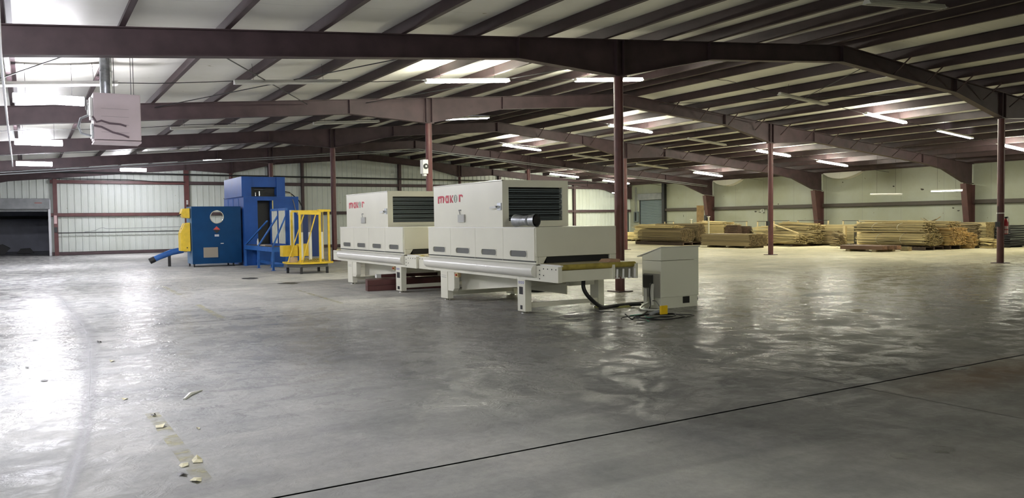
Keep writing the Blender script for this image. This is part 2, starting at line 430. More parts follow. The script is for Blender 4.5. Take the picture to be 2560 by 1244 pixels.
# annex behind the open roll-up door
mb = MB()
mb.box(-6, 3.5, 61, 61.1, 0, 4).box(-6, 3.5, YG+.1, 61, 3.8, 3.9).box(3.4, 3.5, YG+.1, 61, 0, 4).box(-6.1, -6, YG+.1, 61, 0, 4)
for k in range(7): mb.box(-6+k*1.3, -5.95+k*1.3, 60.9, 61, 0, 3.8)
struct(mb, 'wall_annex', M_annex)
one(MB().box(-5.9, 3.3, 60.75, 60.9, 2.1, 2.3), 'wall_girt', M_dark, 'dark horizontal girt on the dim annex wall seen through the open doorway', 'girt', (-1, 60.8, 2.1))
# trims around the doorway
struct(MB().box(DX1-.02, DX1+.1, YG-.14, YG+.1, 0, DZ), 'trim_1', mat('galv_trim', (.5, .51, .53), .4, .3))
struct(MB().box(-2.7, -2.55, YG-.14, YG+.1, 0, DZ), 'trim_2', MATS['galv_trim'])
rd = thing('roll_up_door', (-.9, YG-.3, 2.5), 'grey steel roll-up door coiled above the open dark doorway', 'door')
MB().prism([(YG-.42, 2.55), (YG-.02, 2.55), (YG-.02, 3.12), (YG-.42, 3.12)], 'X', -2.9, 1.06).build('hood', M_grey, rd, bevel=.02)
MB().box(-2.5, .95, YG-.06, YG-.03, 2.42, 2.6).build('curtain', M_grey, rd)
MB().box(.35, .7, YG-.425, YG-.42, 2.86, 2.9).build('nameplate', mat('dull_red', (.3, .08, .07), .5), rd)
one(MB().prism([(-1.9, .02), (-1.2, .02), (-.9, .35), (-1.3, .6), (-1.8, .45)], 'Y', 55, 56).prism([(-.6, .02), (.3, .02), (.1, .3), (-.4, .28)], 'Y', 56, 57),
    'scrap_heap', M_dark, 'dark heap of scrap lying on the floor of the dim annex', 'scrap', (-1, 55, 0))
tag(wg, 'x', 'x'); del wg['label']; del wg['category']

# ------------------------------------------------------------------ frames: rafters, columns
def rafter(i):
    Y = FR[i]; cl, cr = CL[i], CR[i]
    ks = [(XL+.05, 1.0), (XL+1.0, .75), (XL+3.0, .45), (cl-2.6, .43), (cl-.12, .78), (cl+.12, .78), (cl+2.7, .42), (RX, .44), (cr-2.7, .42), (cr-.12, .80), (cr+.12, .80), (cr+2.7, .43), (37.4, .45), (39.2, .55), (41.05, 1.02), (XR-.05, 1.02)]
    names = ['nearest the camera', 'crossing above the two conveyor ovens', 'second from the camera with a bend over the dryer pair', 'third from the camera', 'fourth from the camera', 'against the back wall']
    lab = ['deep maroon steel roof rafter overhead, outermost before the camera view',
           'nearest maroon steel roof rafter, above the column beside the control console',
           'maroon steel roof rafter on second column line, behind the hanging heater',
           'maroon steel roof rafter on third column line, above the blue cabinet',
           'maroon steel roof rafter on fourth column line, before the back wall rafter',
           'maroon steel roof rafter standing flush against corrugated back wall'][i]
    T = thing('roof_rafter', (RX, Y, zr(RX)), lab, 'rafter', 'maroon roof rafters'); T['kind'] = 'thing'
    web = MB(); n = len(ks)
    xs = [k[0] for k in ks]; xs2 = sorted(xs)
    top = [(x, zr(x)) for x in xs]; bot = [(x, zr(x)-d) for x, d in ks]
    web.prism(top+bot[::-1], 'Y', Y-.008, Y+.008); web.build('web', M_red, T)
    fl_ = MB()
    for ln, s in ((top, -1), (bot, 1)):
        for (x0, z0), (x1, z1) in zip(ln[:-1], ln[1:]):
            a = [(x0, z0), (x1, z1), (x1, z1+s*.016), (x0, z0+s*.016)]
            fl_.prism(a, 'Y', Y-.11, Y+.11)
    fl_.build('flange', M_red, T)
    for x in (cl-2.6, cl-.1, cl+.1, cl+2.7, RX, cr-2.7, cr-.1, cr+.1, cr+2.7, 37.4):
        d = [k[1] for k in ks if abs(k[0]-x) < .03]; d = d[0] if d else .78
        MB().box(x-.012, x+.012, Y-.1, Y+.1, zr(x)-d, zr(x)).build('stiffener', M_red, T)
    # flange braces: short rods from the lower flange up to the purlins
    if i in (1, 2, 3, 4):
        for k, x in enumerate([p for p in PUR_R if 20 < p < 37][::1]):
            m = MB(); m.bar((x, Y+.06, zr(x)-.40), (x, Y+.62, zr(x)+.03), .03, .03); m.build('flange_brace', M_red, T)
            m = MB(); m.bar((x, Y-.06, zr(x)-.40), (x, Y-.62, zr(x)+.03), .03, .03); m.build('flange_brace', M_red, T)
    return T
for i in range(6): rafter(i)

def pipe_column(x, Y, ztop, lab, bolts=True):
    T = thing('steel_column', (x, Y, 0), lab, 'column', 'round maroon columns'); T['kind'] = 'thing'
    MB().tube([(x, Y, .02), (x, Y, ztop)], .105, 20).build('shaft', M_redcol, T, smooth=True)
    MB().box(x-.2, x+.2, Y-.2, Y+.2, 0, .022).build('base_plate', M_red, T)
    MB().box(x-.16, x+.16, Y-.11, Y+.11, ztop-.02, ztop+.005).build('cap_plate', M_red, T)
    return T
labs_l = ['maroon pipe column, out of the camera view', 'thick maroon pipe column standing behind the conveyor end and control console', 'maroon pipe column rising behind the taller cream oven housing with a white box on it',
          'maroon pipe column between the yellow roller stand and cream oven', 'thin dark column behind the blue machine, on the fourth column line', 'maroon column under the haunch of the back wall rafter']
labs_r = ['maroon pipe column, beyond the camera view', 'maroon pipe column wrapped with a white tape band, fire extinguisher on it', 'slender maroon pipe column standing in front of the jumbled wood strips',
          'maroon pipe column seen close behind the thick one, far side of hall', 'faint maroon pipe column above the taller cream oven', 'distant maroon column near the back wall, open side of hall']
for i in range(1, 6):
    pipe_column(CL[i], FR[i], zr(CL[i])-.78, labs_l[i])
    pipe_column(CR[i], FR[i], zr(CR[i])-.80, labs_r[i])
# white tape band and small switch boxes on the columns
one(MB().ring((CR[1], FR[1], 1.60), (0,0,1), .1, .109, .035), 'tape_band', M_paper, 'white tape band wound around maroon column above the extinguisher', 'tape', (CR[1], FR[1], 1.6))
def colbox(x, Y, z, w, h, lab):
    T = thing('switch_box', (x, Y, z), lab, 'electrical box')
    MB().box(x-w/2, x+w/2, Y-.05, Y+.05, z, z+h).build('enclosure', M_dark, T, bevel=.006)
    MB().tube([(x, Y, z+h), (x, Y, z+h+.5)], .012, 6).build('conduit', M_dark, T)
colbox(CR[1]-.17, FR[1], 1.18, .12, .16, 'small dark switch box on the taped maroon column')
colbox(CR[2]-.17, FR[2], 1.22, .12, .2, 'small dark switch box on the slender column before jumbled wood')

def wall_column(Y, lab):
    T = thing('wall_column', (XR-.2, Y, 0), lab, 'column', 'tapered wall columns'); T['kind'] = 'thing'
    MB().prism([(XR-.04, 0), (41.55, 0), (41.05, zr(41.05)-1.05), (XR-.04, zr(XR)-1.05)], 'Y', Y-.008, Y+.008).build('web', M_wcol, T)
    m = MB()
    m.prism([(41.55, 0), (41.05, 3.16), (41.035, 3.16), (41.535, 0)], 'Y', Y-.15, Y+.15)
    m.box(XR-.04, XR-.02, Y-.15, Y+.15, 0, 3.1)
    m.build('flange', M_wcol, T)
    MB().box(41.3, XR-.02, Y-.17, Y+.17, 0, .02).build('base_plate', M_red, T)
for Y, lab in ((13.77, 'tapered maroon wall column, out of the camera view'), (22.91, 'tapered maroon wall column above the orange-ended wood stack'), (32.06, 'tapered dark wall column above the jumbled wood strips'), (41.2, 'tapered maroon wall column behind the plywood board')):
    wall_column(Y, lab)
one(MB().box(XR-.26, XR-.02, 46.02, 46.3, 0, zr(XR)+.1), 'door_post', M_dark, 'dark steel post between shutter and white wall liner', 'post', (XR-.14, 46.16, 0))

# gable posts
for x, wd, lab in ((1.33, .2, 'maroon wall post beside the dark doorway'), (8.08, .26, 'maroon wall post rising above the stack light of blue cabinet'), (12.95, .2, 'dark wall post just right of blue machine top'),
                   (15.0, .16, 'dark wall post above yellow roller stand'), (21.65, .2, 'dark wall post behind the farther cream oven'), (29.5, .2, 'dark wall post behind the nearer cream oven louvres'),
                   (36.2, .2, 'dark wall post behind the thick column near the console')):
    m = MB().box(x-wd/2, x+wd/2, YG-.24, YG-.225, 0, zr(x)-.3).box(x-.008, x+.008, YG-.225, YG-.06, 0, zr(x)-.3).box(x-wd/2, x+wd/2, YG-.06, YG-.045, 0, zr(x)-.3)
    o = one(m, 'wall_post', M_redcol if x < 9 else M_red, lab, 'post', (x, YG-.2, 0), 'posts of the back wall'); o['kind'] = 'thing'
# girts
def girt(x0, x1, z, lab, y=None, h=.19):
    m = MB(); yy = YG-.2
    m.box(x0, x1, yy, yy+.012, z-h/2, z+h/2).box(x0, x1, yy, yy+.16, z+h/2-.012, z+h/2).box(x0, x1, yy, yy+.16, z-h/2, z-h/2+.012)
    o = one(m, 'wall_girt', M_redcol if x1 < 9 else M_red, lab, 'girt', ((x0+x1)/2, yy, z), 'girts of the back wall'); o['kind'] = 'thing'
girt(1.1, 8.0, 2.23, 'maroon girt at mid height between doorway and blue cabinet')
girt(8.1, XR-.1, 2.23, 'dark girt at mid height behind the machines')
girt(1.1, 8.0, 4.05, 'maroon upper girt near the roof between doorway and blue cabinet')
girt(8.1, 40.5, 4.05, 'dark upper girt near the roof behind the machines')
girt(1.1, XR-.1, .1, 'maroon base girt along the floor of the corrugated back wall', h=.18)
def sgirt(y0, y1, z, h, lab):
    m = MB(); x = XR-.2
    m.box(x, x+.012, y0, y1, z-h/2, z+h/2).box(x, x+.195, y0, y1, z+h/2-.012, z+h/2).box(x, x+.195, y0, y1, z-h/2, z-h/2+.012)
    o = one(m, 'wall_girt', mat('brown_black_girt', (.05, .04, .03), .6), lab, 'girt', (x, (y0+y1)/2, z), 'girts of the white side wall'); o['kind'] = 'thing'
sgirt(13.95, 22.7, 2.23, .21, 'dark girt on the white wall near the fire extinguisher column')
sgirt(23.1, 31.85, 2.23, .21, 'dark girt on the white wall behind the tall neat wood stacks')
sgirt(32.25, 41.0, 2.23, .21, 'dark girt on the white wall above jumbled wood strips')
sgirt(41.4, 46.0, 2.23, .21, 'dark girt on the white wall between plywood board and shutter')
sgirt(13.95, 22.7, .12, .24, 'dark base girt of the white wall beside the leaning stick')
# purlins
def ordinal(n): return ['first', 'second', 'third', 'fourth', 'fifth', 'sixth', 'seventh', 'eighth', 'ninth', 'tenth', 'eleventh', 'twelfth', 'thirteenth', 'fourteenth', 'fifteenth', 'sixteenth'][n]
LL = sorted(PUR_L, reverse=True); RR = sorted(PUR_R)
for side, lst in (('the heater side', LL), ('the wood storage side', RR)):
    for k, x in enumerate(lst):
        if x > XR-.15: continue
        z0 = zr(x)+.001; s = 1 if side == 'the heater side' else -1
        m = MB()
        m.box(x-.003, x+.003, YB, YG, z0, z0+.25)
        m.box(min(x, x-s*.08), max(x, x-s*.08), YB, YG, z0, z0+.004); m.box(min(x, x+s*.08), max(x, x+s*.08), YB, YG, z0+.242, z0+.246)
        m.box(x-s*.08-.002, x-s*.08+.002, YB, YG, z0, z0+.026)
        o = one(m, 'roof_purlin', M_purlin, f'dark maroon roof purlin, {ordinal(k)} down from the ridge on {side}', 'purlin', (x, 20, z0), 'roof purlins'); o['kind'] = 'thing'
# eave strut along the right wall
o = one(MB().box(XR-.25, XR-.05, YB, 46.0, zr(XR)+.02, zr(XR)+.18), 'eave_strut', M_red, 'dark eave beam along the top of the white wall', 'beam', (XR-.15, 20, zr(XR))); o['kind'] = 'thing'
# sagging insulation pockets at the eave beside wall columns
for Y, lab in ((32.06, 'white insulation sagging at the eave beside the middle wall column'), (41.2, 'white insulation sagging at the eave above the plywood board')):
    m = MB(); n = 9; vs = []
    for i in range(n):
        t = i/(n-1); y = Y-.35-2.6*t
        vs += [(XR-.30, y, zr(XR)+.02), (XR-.36, y, zr(XR)-.02-.42*math.sin(PI*min(1, t*1.0))**.8*(1-.35*t)), (XR-.02, y, zr(XR)-.42*math.sin(PI*t)**.8)]
    m._add(vs, [(3*i+a, 3*i+a+1, 3*i+a+4, 3*i+a+3) for i in range(n-1) for a in (0, 1)])
    one(m, 'sagging_insulation', M_roof, lab, 'insulation', (XR-.2, Y-1.5, zr(XR)), smooth=True)

# roof bracing rods
def rod(p, q, lab, r=.012):
    one(MB().tube([p, q], r, 6), 'brace_rod', M_dark, lab, 'brace rod', tuple((Vector(p)+Vector(q))/2), 'roof brace rods')
def rz_(x, d=.12): return zr(x)-d
rod((2.4, 13.9, rz_(2.4)), (7.0, 22.8, rz_(7.0)), 'thin brace rod rising away from heater under the roof')
rod((2.95, 22.8, rz_(2.95)), (7.6, 13.9, rz_(7.6)), 'thin brace rod crossing the other one beyond the heater')
rod((8.8, 22.8, rz_(8.8)), (13.4, 13.9, rz_(13.4)), 'thin brace rod above the nearest lit tube fixtures')
rod((20.4, 13.9, rz_(20.4)), (25.6, 22.8, rz_(25.6)), 'thin brace rod under the roof past the ridge')
rod((20.4, 22.8, rz_(20.4)), (25.6, 13.9, rz_(25.6)), 'thin brace rod crossing under the roof past the ridge')
rod((-2.4, 22.8, rz_(-2.4)), (1.3, 13.9, rz_(1.3)), 'thin brace rod above the brightest lamp')

# ------------------------------------------------------------------ lamps
ROWS = [9.2, 18.3, 27.5, 36.6, 45.8]
def strip_proto(kind):
    T = bpy.data.objects.new('tube_light', None); COL.objects.link(T)
    L2 = 1.22
    m = MB().prism([(-.035, 0), (.035, 0), (.035, .055), (-.035, .055)], 'X', -L2, L2)
    # sloping reflector wings
    if kind == 'off':
        m.prism([(-.035, .012), (-.12, -.028), (-.122, -.024), (-.035, .018)], 'X', -L2, L2)
        m.prism([(.035, .012), (.12, -.028), (.122, -.024), (.035, .018)], 'X', -L2, L2)
    m.build('housing', M_white, T)
    for s in (-1, 1):
        MB().prism([(-.085, -.03), (.085, -.03), (.04, .055), (-.04, .055)], 'X', s*L2-.01, s*L2+.01).build('end_cap', M_white, T)
    em = {'lit': E_tube, 'off': M_tubeoff, 'dim': E_dim}[kind]
    for s in ((-1, 1) if kind != 'dim' else (1,)):
        MB().tube([(-L2+.03, s*.052, -.022), (L2-.03, s*.052, -.022)], .021, 8, smooth if False else True).build('lit_tube' if kind != 'off' else 'dead_tube', em, T, smooth=True)
    for x in (-.8, .8):
        MB().tube([(x, 0, .05), (x, 0, .48)], .004, 5).build('hanger', M_dark, T)
    return T
protos = {}
def strip(kind, xc, Y, drop, lab, grp):
    if kind not in protos: protos[kind] = strip_proto(kind); T = protos[kind]
    else: T = copy_tree(protos[kind])
    T.location = (xc, Y, zr(xc)-drop)
    s = 1 if xc < RX else -1
    T.rotation_euler = (0, -math.atan(SL)*s, 0)
    tag(T, lab, 'ceiling light', grp)
G_on, G_off = 'lit eight foot tube lights', 'unlit tube lights'
XC = {0: .45, 1: 5.22, 2: 9.87, 3: 14.5, 4: 22.95, 5: 27.6, 6: 32.2, 7: 36.8}
spec = [
 (0, 3, 'off', 'unlit tube light nearest overhead, at the upper edge of view'),
 (1, 0, 'off', 'unlit tube light right behind the heater flue'), (1, 1, 'off', 'unlit tube light between heater and the lit tube, nearest row'),
 (1, 2, 'lit', 'lit tube light in the nearest row, over the farther cream oven'), (1, 3, 'lit', 'lit tube light crossed by the top of the thick column'),
 (1, 4, 'off', 'unlit yellowed tube light past the ridge in the nearest row'), (1, 5, 'lit', 'brightest lit tube light above the wood stacks, nearest row'),
 (1, 6, 'dim', 'thin dimly lit tube light between bright one and taped column'), (1, 7, 'lit', 'lit tube light just past the taped column'),
 (2, 1, 'off', 'unlit tube light directly right of the heater in second row'), (2, 2, 'off', 'unlit tube light above the second rafter haunch in second row'),
 (2, 3, 'dim', 'thin bluish tube light peeking under the second rafter'), (2, 4, 'lit', 'lit tube light right behind the thick column shaft'),
 (2, 5, 'off', 'unlit tube light in second row between two lit ones'), (2, 6, 'lit', 'lit tube light crossed by the slender column'), (2, 7, 'lit', 'lit tube light above the middle wall column'),
 (3, 1, 'off', 'unlit tube light in third row over the blue machine'), (3, 4, 'lit', 'lit tube light above the nearer cream oven, third row'),
 (3, 5, 'off', 'unlit tube light in third row next to the bright oven one'), (3, 6, 'off', 'unlit tube light in third row beside the thick column'),
 (3, 7, 'lit', 'lit tube light above the plywood board'),
 (4, 6, 'lit', 'lit tube light just above nearer oven roof corner, farthest row'), (4, 7, 'lit', 'lit tube light farthest back, touching the thick column')]
# unseen tubes added as fill for the near side of the hall
for xx, yy, lab in ((5.22, -4.0, 'added fill tube light over the floor behind the camera'), (9.9, -9.2, 'added fill tube light near the front wall'), (29.0, 4.5, 'added fill tube light over the outer bay'), (35.5, 7.5, 'added fill tube light close to the white wall')):
    strip('lit', xx, yy, .17, lab, G_on)
for r, c, k, lab in spec:
    drop = {0: .17, 1: .17, 2: .22, 3: .28, 4: .33}[r]
    strip(k, XC[c], ROWS[r], drop, lab, G_off if k == 'off' else G_on)

def wrap_proto():
    T = bpy.data.objects.new('wraparound_light', None); COL.objects.link(T)
    MB().box(-.61, .61, -.08, .08, .05, .08).build('housing', M_white, T)
    pr = [(-.125, .05), (-.135, -.0), (-.11, -.06), (-.055, -.085), (.055, -.085), (.11, -.06), (.135, -.0), (.125, .05)]
    MB().prism(pr, 'X', -.61, .61).build('lit_lens', E_near, T)
    for x in (-.4, .4): MB().tube([(x, 0, .06), (x, 0, .74)], .004, 5).build('hanger', M_dark, T)
    return T
wp = None
for X, Y, z, lab in ((.44, 18.3, 4.12, 'brightest wraparound lamp hanging beside the heater'), (.36, 27.5, 4.10, 'glowing wraparound lamp below and behind the brightest one'),
                     (.30, 36.6, 4.08, 'glowing wraparound lamp nearest the white conduit end'), (4.8, 45.8, 4.50, 'glowing wraparound lamp over the corrugated wall left of cabinet'),
                      (-1.2, 9.2, 4.02, 'wraparound lamp above the camera view')):
    if wp is None: wp = wrap_proto(); T = wp
    else: T = copy_tree(wp)
    T.location = (X, Y, z); tag(T, lab, 'ceiling light', 'wraparound lamps')
# thin far tube over the blue machine and one by the far corner
def small_tube(p, q, m_, lab, name='tube_light'):
    T = thing(name, tuple((Vector(p)+Vector(q))/2), lab, 'ceiling light', 'small tube fixtures')
    MB().bar(Vector(p)+Vector((0,0,.045)), Vector(q)+Vector((0,0,.045)), .1, .05).build('housing', M_white, T)
    MB().tube([p, q], .022, 8).build('tube', m_, T, smooth=True)
    mid = (Vector(p)+Vector(q))/2
    for t in (.2, .8):
        c = Vector(p).lerp(Vector(q), t); MB().tube([c+Vector((0,0,.05)), (c.x, c.y, zr(c.x)+.30)], .004, 5).build('hanger', M_dark, T)
small_tube((8.27, 45.8, 5.08), (9.42, 45.8, 5.15), E_dim, 'thin lit tube hanging above the blue machine before back wall')
small_tube((38.9, 48.9, 3.6), (40.1, 48.9, 3.62), E_dim, 'thin lit tube hanging before the grey shutter')
small_tube((38.0, 22.77, 2.73), (38.0, 21.26, 2.72), E_dim, 'lit tube hanging low over the orange-ended wood stack')
small_tube((38.0, 26.06, 2.68), (38.0, 24.3, 2.63), M_tubeoff, 'unlit tube hanging low over the neat wood stacks')
# conduits linking the lamps
for r, Y in enumerate(ROWS):
    pts = []
    for k in range(0, 47):
        x = -3.6+k; pts.append((x, Y+.1, zr(x)-.13-.03*math.sin(k*1.3)))
    if r > 0: one(MB().tube(pts, .009, 5), 'lamp_wire', M_dark, f'thin wire linking the tube lights of the {["", "nearest", "second", "third", "farthest"][r]} row', 'wire', (RX, Y, 5.5), 'wires of the light rows')
# paired conduits under the fourth rafter
for dz, d2, lab in ((.0, 0, 'upper grey conduit of the pair before the fourth rafter'), (-.09, .03, 'lower grey conduit of the pair before the fourth rafter')):
    pts = [(x, 40.75+d2, zr(x)-.50+dz-(.42 if abs(x-CR[4]) < 1 or abs(x-CL[4]) < 1 else 0)*0) for x in (-3.5, RX, 40.9)]
    pts = [(-3.5, 40.75+d2, zr(-3.5)-.52+dz), (RX, 40.75+d2, zr(RX)-.52+dz), (40.9, 40.75+d2, zr(40.9)-.42+dz)]
    one(MB().tube(pts, .025, 6), 'conduit', M_grey, lab, 'conduit', (RX, 40.8, 5.6), 'paired conduits')
one(MB().tube([(-.6, 49.75, 4.56), (38.0, 49.75, 4.40)], .045, 8), 'sprinkler_pipe', M_black, 'long black pipe running level across the top of the back wall', 'pipe', (20, 49.75, 4.5))
one(MB().tube([(1.4, 50.08, 1.24), (7.9, 50.08, 1.24), (7.95, 50.08, 1.24)], .028, 6), 'air_pipe', M_dark, 'dark pipe running along the corrugated wall at waist height', 'pipe', (4.5, 50.1, 1.24))
one(MB().tube([(2.7, 50.05, 1.28), (3.0, 50.03, 1.3), (3.2, 50.03, 1.34), (3.45, 50.04, 1.47), (3.6, 50.05, 1.49), (3.8, 50.05, 1.44), (5.5, 50.05, 1.45), (8.0, 50.05, 1.5)], .014, 6), 'loose_cable', M_grey, 'loose cable above the waist high pipe on the corrugated wall', 'cable', (5, 50.05, 1.45))
one(MB().tube([(.9, 50.02, 4.22), (5, 50.02, 4.2), (6.5, 50.02, 4.1), (8, 50.02, 4.1)], .02, 6), 'upper_cable', M_dark, 'dark cable lying along the upper maroon girt', 'cable', (5, 50.0, 4.2))
# wall mounted service on the doorway post
T = thing('pull_switch', (1.2, YG-.28, 1.2), 'small switch with pink tag on the post beside the dark doorway', 'switch')
MB().box(1.24, 1.38, YG-.27, YG-.245, 1.75, 2.2).build('pink_tag', mat('pinkish_tag', (.6, .42, .42), .6), T)
MB().box(1.25, 1.39, YG-.30, YG-.245, 1.28, 1.55).build('switch_body', M_dark, T)

# white conduit running overhead beside the camera
one(MB().tube([(-.17, 8.5, 3.84), (-.235, 12.5, 3.86), (-.30, 20, 3.88), (-.39, 33.8, 3.78)], .02, 8), 'white_conduit', mat('white_pvc', (.8, .8, .84), .35), 'white conduit hanging overhead next to the bright lamps', 'conduit', (-.3, 20, 3.85), smooth=True)

# ------------------------------------------------------------------ unit heater
def heater():
    T = thing('unit_heater', (1.43, 16.3, 3.12), 'pinkish white unit heater box hanging from the roof by its flue', 'heater')
    x0, x1, y0, y1, z0, z1 = 1.06, 1.83, 16.0, 16.62, 3.15, 3.98
    MB().box(x0, x1, y0, y1, z0, z1).build('casing', M_heater, T, bevel=.015)
    b = MB()
    for k in range(4): b.box(x0+.12, x1-.2, y0-.003, y0, z1-.28-.14*k, z1-.274-.14*k)
    b.build('panel_seam', mat('seam_grey', (.35, .3, .32), .5), T)
    MB().box(x0-.05, x0-.004, y0+.04, y0+.30, z1-.47, z1-.08).build('burner_panel', M_white, T, bevel=.006)
    MB().box(x0-.035, x0-.004, y0+.04, y0+.34, z0+.03, z1-.55).build('vent_side', M_galv, T)
    MB().tube([(1.30, 16.3, z1-.01), (1.30, 16.3, z1+.5), (1.30, 16.3, zr(1.3)+.2)], .1, 18).build('flue', M_galv, T, smooth=True)
    fr = MB()
    for z in (z1+.42,): fr.ring((1.30, 16.3, z), (0,0,1), .1, .112, .03)
    fr.build('flue_collar', M_galv, T)
    g = MB().tube([(x0-.08, 16.1, z0+.6), (x0-.08, 16.1, z0+.42), (x0-.02, 16.1, z0+.42)], .018, 8).tube([(x0-.1, 16.1, z0+.52), (x0-.1, 16.1, z0+.7)], .02, 8)
    g.build('gas_valve', M_chrome, T, smooth=True)
    c = MB().tube([(x0-.08, 16.05, z0+.42), (x0-.2, 16.05, z0+.36), (x0-.24, 16.05, z0+.22), (x0-.2, 16.05, z0+.1), (x0-.04, 16.05, z0+.06)], .02, 8)
    c.build('flex_hose', M_galv, T, smooth=True)
    c = MB().tube([(x0-.02, y0-.03, z0+.40), (x0+.04, y0-.04, z0+.30), (x0+.12, y0-.03, z0+.33), (x0+.25, y0-.03, z0+.29), (x0+.42, y0-.03, z0+.28), (x0+.52, y0-.03, z0+.25)], .017, 7)
    c.build('loose_wire', mat('dusty_cable', (.14, .1, .12), .6), T, smooth=True)
    c = MB().tube([(x0+.0, y0-.03, z0+.24), (x0+.12, y0-.03, z0+.22), (x0+.3, y0-.03, z0+.13), (x0+.46, y0-.03, z0+.09), (x0+.56, y0-.03, z0+.05)], .017, 7)
    c.build('loose_wire', MATS['dusty_cable'], T, smooth=True)
    for xx, yy in ((x0+.35, y0+.1), (x1-.1, y0+.1), (x0+.35, y1-.1), (x1-.1, y1-.1)):
        MB().tube([(xx, yy, z1), (xx, yy, zr(xx)+.1)], .006, 6).build('hanger_rod', M_dark, T)
    MB().tube([(x0+.02, y0+.02, z0-.025), (x1, y0+.02, z0-.025)], .015, 6).tube([(x0+.02, y1, z0-.025), (x1, y1, z0-.025)], .015, 6).box(x0, x1, y0+.02, y1, z0-.045, z0-.02).build('louvre_tray', M_heater, T)
heater()

# white box with round cone on the second line column
T = thing('box_fan', (10.68, 22.85, 3.08), 'white box with black round opening mounted high on the maroon column', 'fan')
MB().box(10.62, 10.80, 22.76, 22.98, 3.1, 3.54).build('casing', M_white, T, bevel=.01)
MB().tube([(10.71, 22.755, 3.33), (10.71, 22.73, 3.33)], .085, 20).build('cone', M_black, T)
MB().tube([(10.71, 22.728, 3.33), (10.71, 22.715, 3.33)], .03, 12).build('hub', M_white, T)
MB().box(10.66, 10.76, 22.8, 22.9, 3.03, 3.1).build('bracket', M_white, T)

# ------------------------------------------------------------------ cream conveyor ovens
def slot_poly(y0, y1, z0, z1, r=.035):
    pts = []
    for cy, cz, a0 in ((y1-r, z0+r, -90), (y1-r, z1-r, 0), (y0+r, z1-r, 90), (y0+r, z0+r, 180)):
        for k in range(5):
            a = math.radians(a0+22.5*k); pts.append((cy+r*math.cos(a), cz+r*math.sin(a)))
    return pts
def letters(mb_red, mb_grey, X, yL, yR, z0, z1):
    """the word reads from far (yL) to near (yR) on the plane X"""
    H = z1-z0; W = yL-yR
    def q(u, v): return (yL-u*W, z0+v*H)
    def poly(pts, mbx=mb_red): mbx.prism([q(u, v) for u, v in pts], 'X', X-.004, X)
    # m : 0-.27
    poly([(.00, 0), (.05, 0), (.05, .9), (.0, .95)])
    poly([(.04, .95), (.13, 1.0), (.135, .72), (.05, .62)]); poly([(.13, 1.0), (.22, .97), (.26, .82), (.18, .72), (.13, .72)])
    poly([(.105, .1), (.135, .02), (.155, .5), (.15, .80), (.115, .72)]); poly([(.20, .1), (.23, .02), (.265, .45), (.265, .85), (.21, .78)])
    # a : .31-.445
    poly([(.405, .02), (.445, .02), (.445, 1), (.405, 1)]); poly([(.34, 1), (.405, 1), (.405, .72), (.36, .72), (.32, .82)])
    poly([(.31, .3), (.345, .35), (.345, .65), (.36, .72), (.32, .82), (.31, .6)]); poly([(.31, .3), (.34, .02), (.405, .02), (.405, .28), (.36, .26), (.345, .35)])
    # k : .49-.63
    poly([(.49, .03), (.53, .03), (.53, 1), (.49, 1)]); poly([(.53, .42), (.595, .98), (.635, .98), (.56, .52), (.63, .03), (.58, .03), (.53, .40)])
    # r : .84-1
    poly([(.85, .08), (.895, .08), (.895, 1), (.85, 1)]); poly([(.895, 1), (.955, 1), (1.0, .84), (.975, .62), (.945, .82), (.895, .74)])
    # the ringed o : .65-.78
    cu, cv = .715, .52
    for ru, rv, ww in ((.066, .50, .010), (.036, .27, .009)):
        n = 20
        for k in range(n):
            if ru < .05 and k in (4, 5, 14, 15): continue
            a, b = 2*PI*k/n, 2*PI*(k+1)/n; e = .82
            poly([(cu+ru*math.cos(a), cv+rv*math.sin(a)), (cu+ru*math.cos(b), cv+rv*math.sin(b)), (cu+ru*e*math.cos(b), cv+rv*e*math.sin(b)), (cu+ru*e*math.cos(a), cv+rv*e*math.sin(a))], mb_grey)
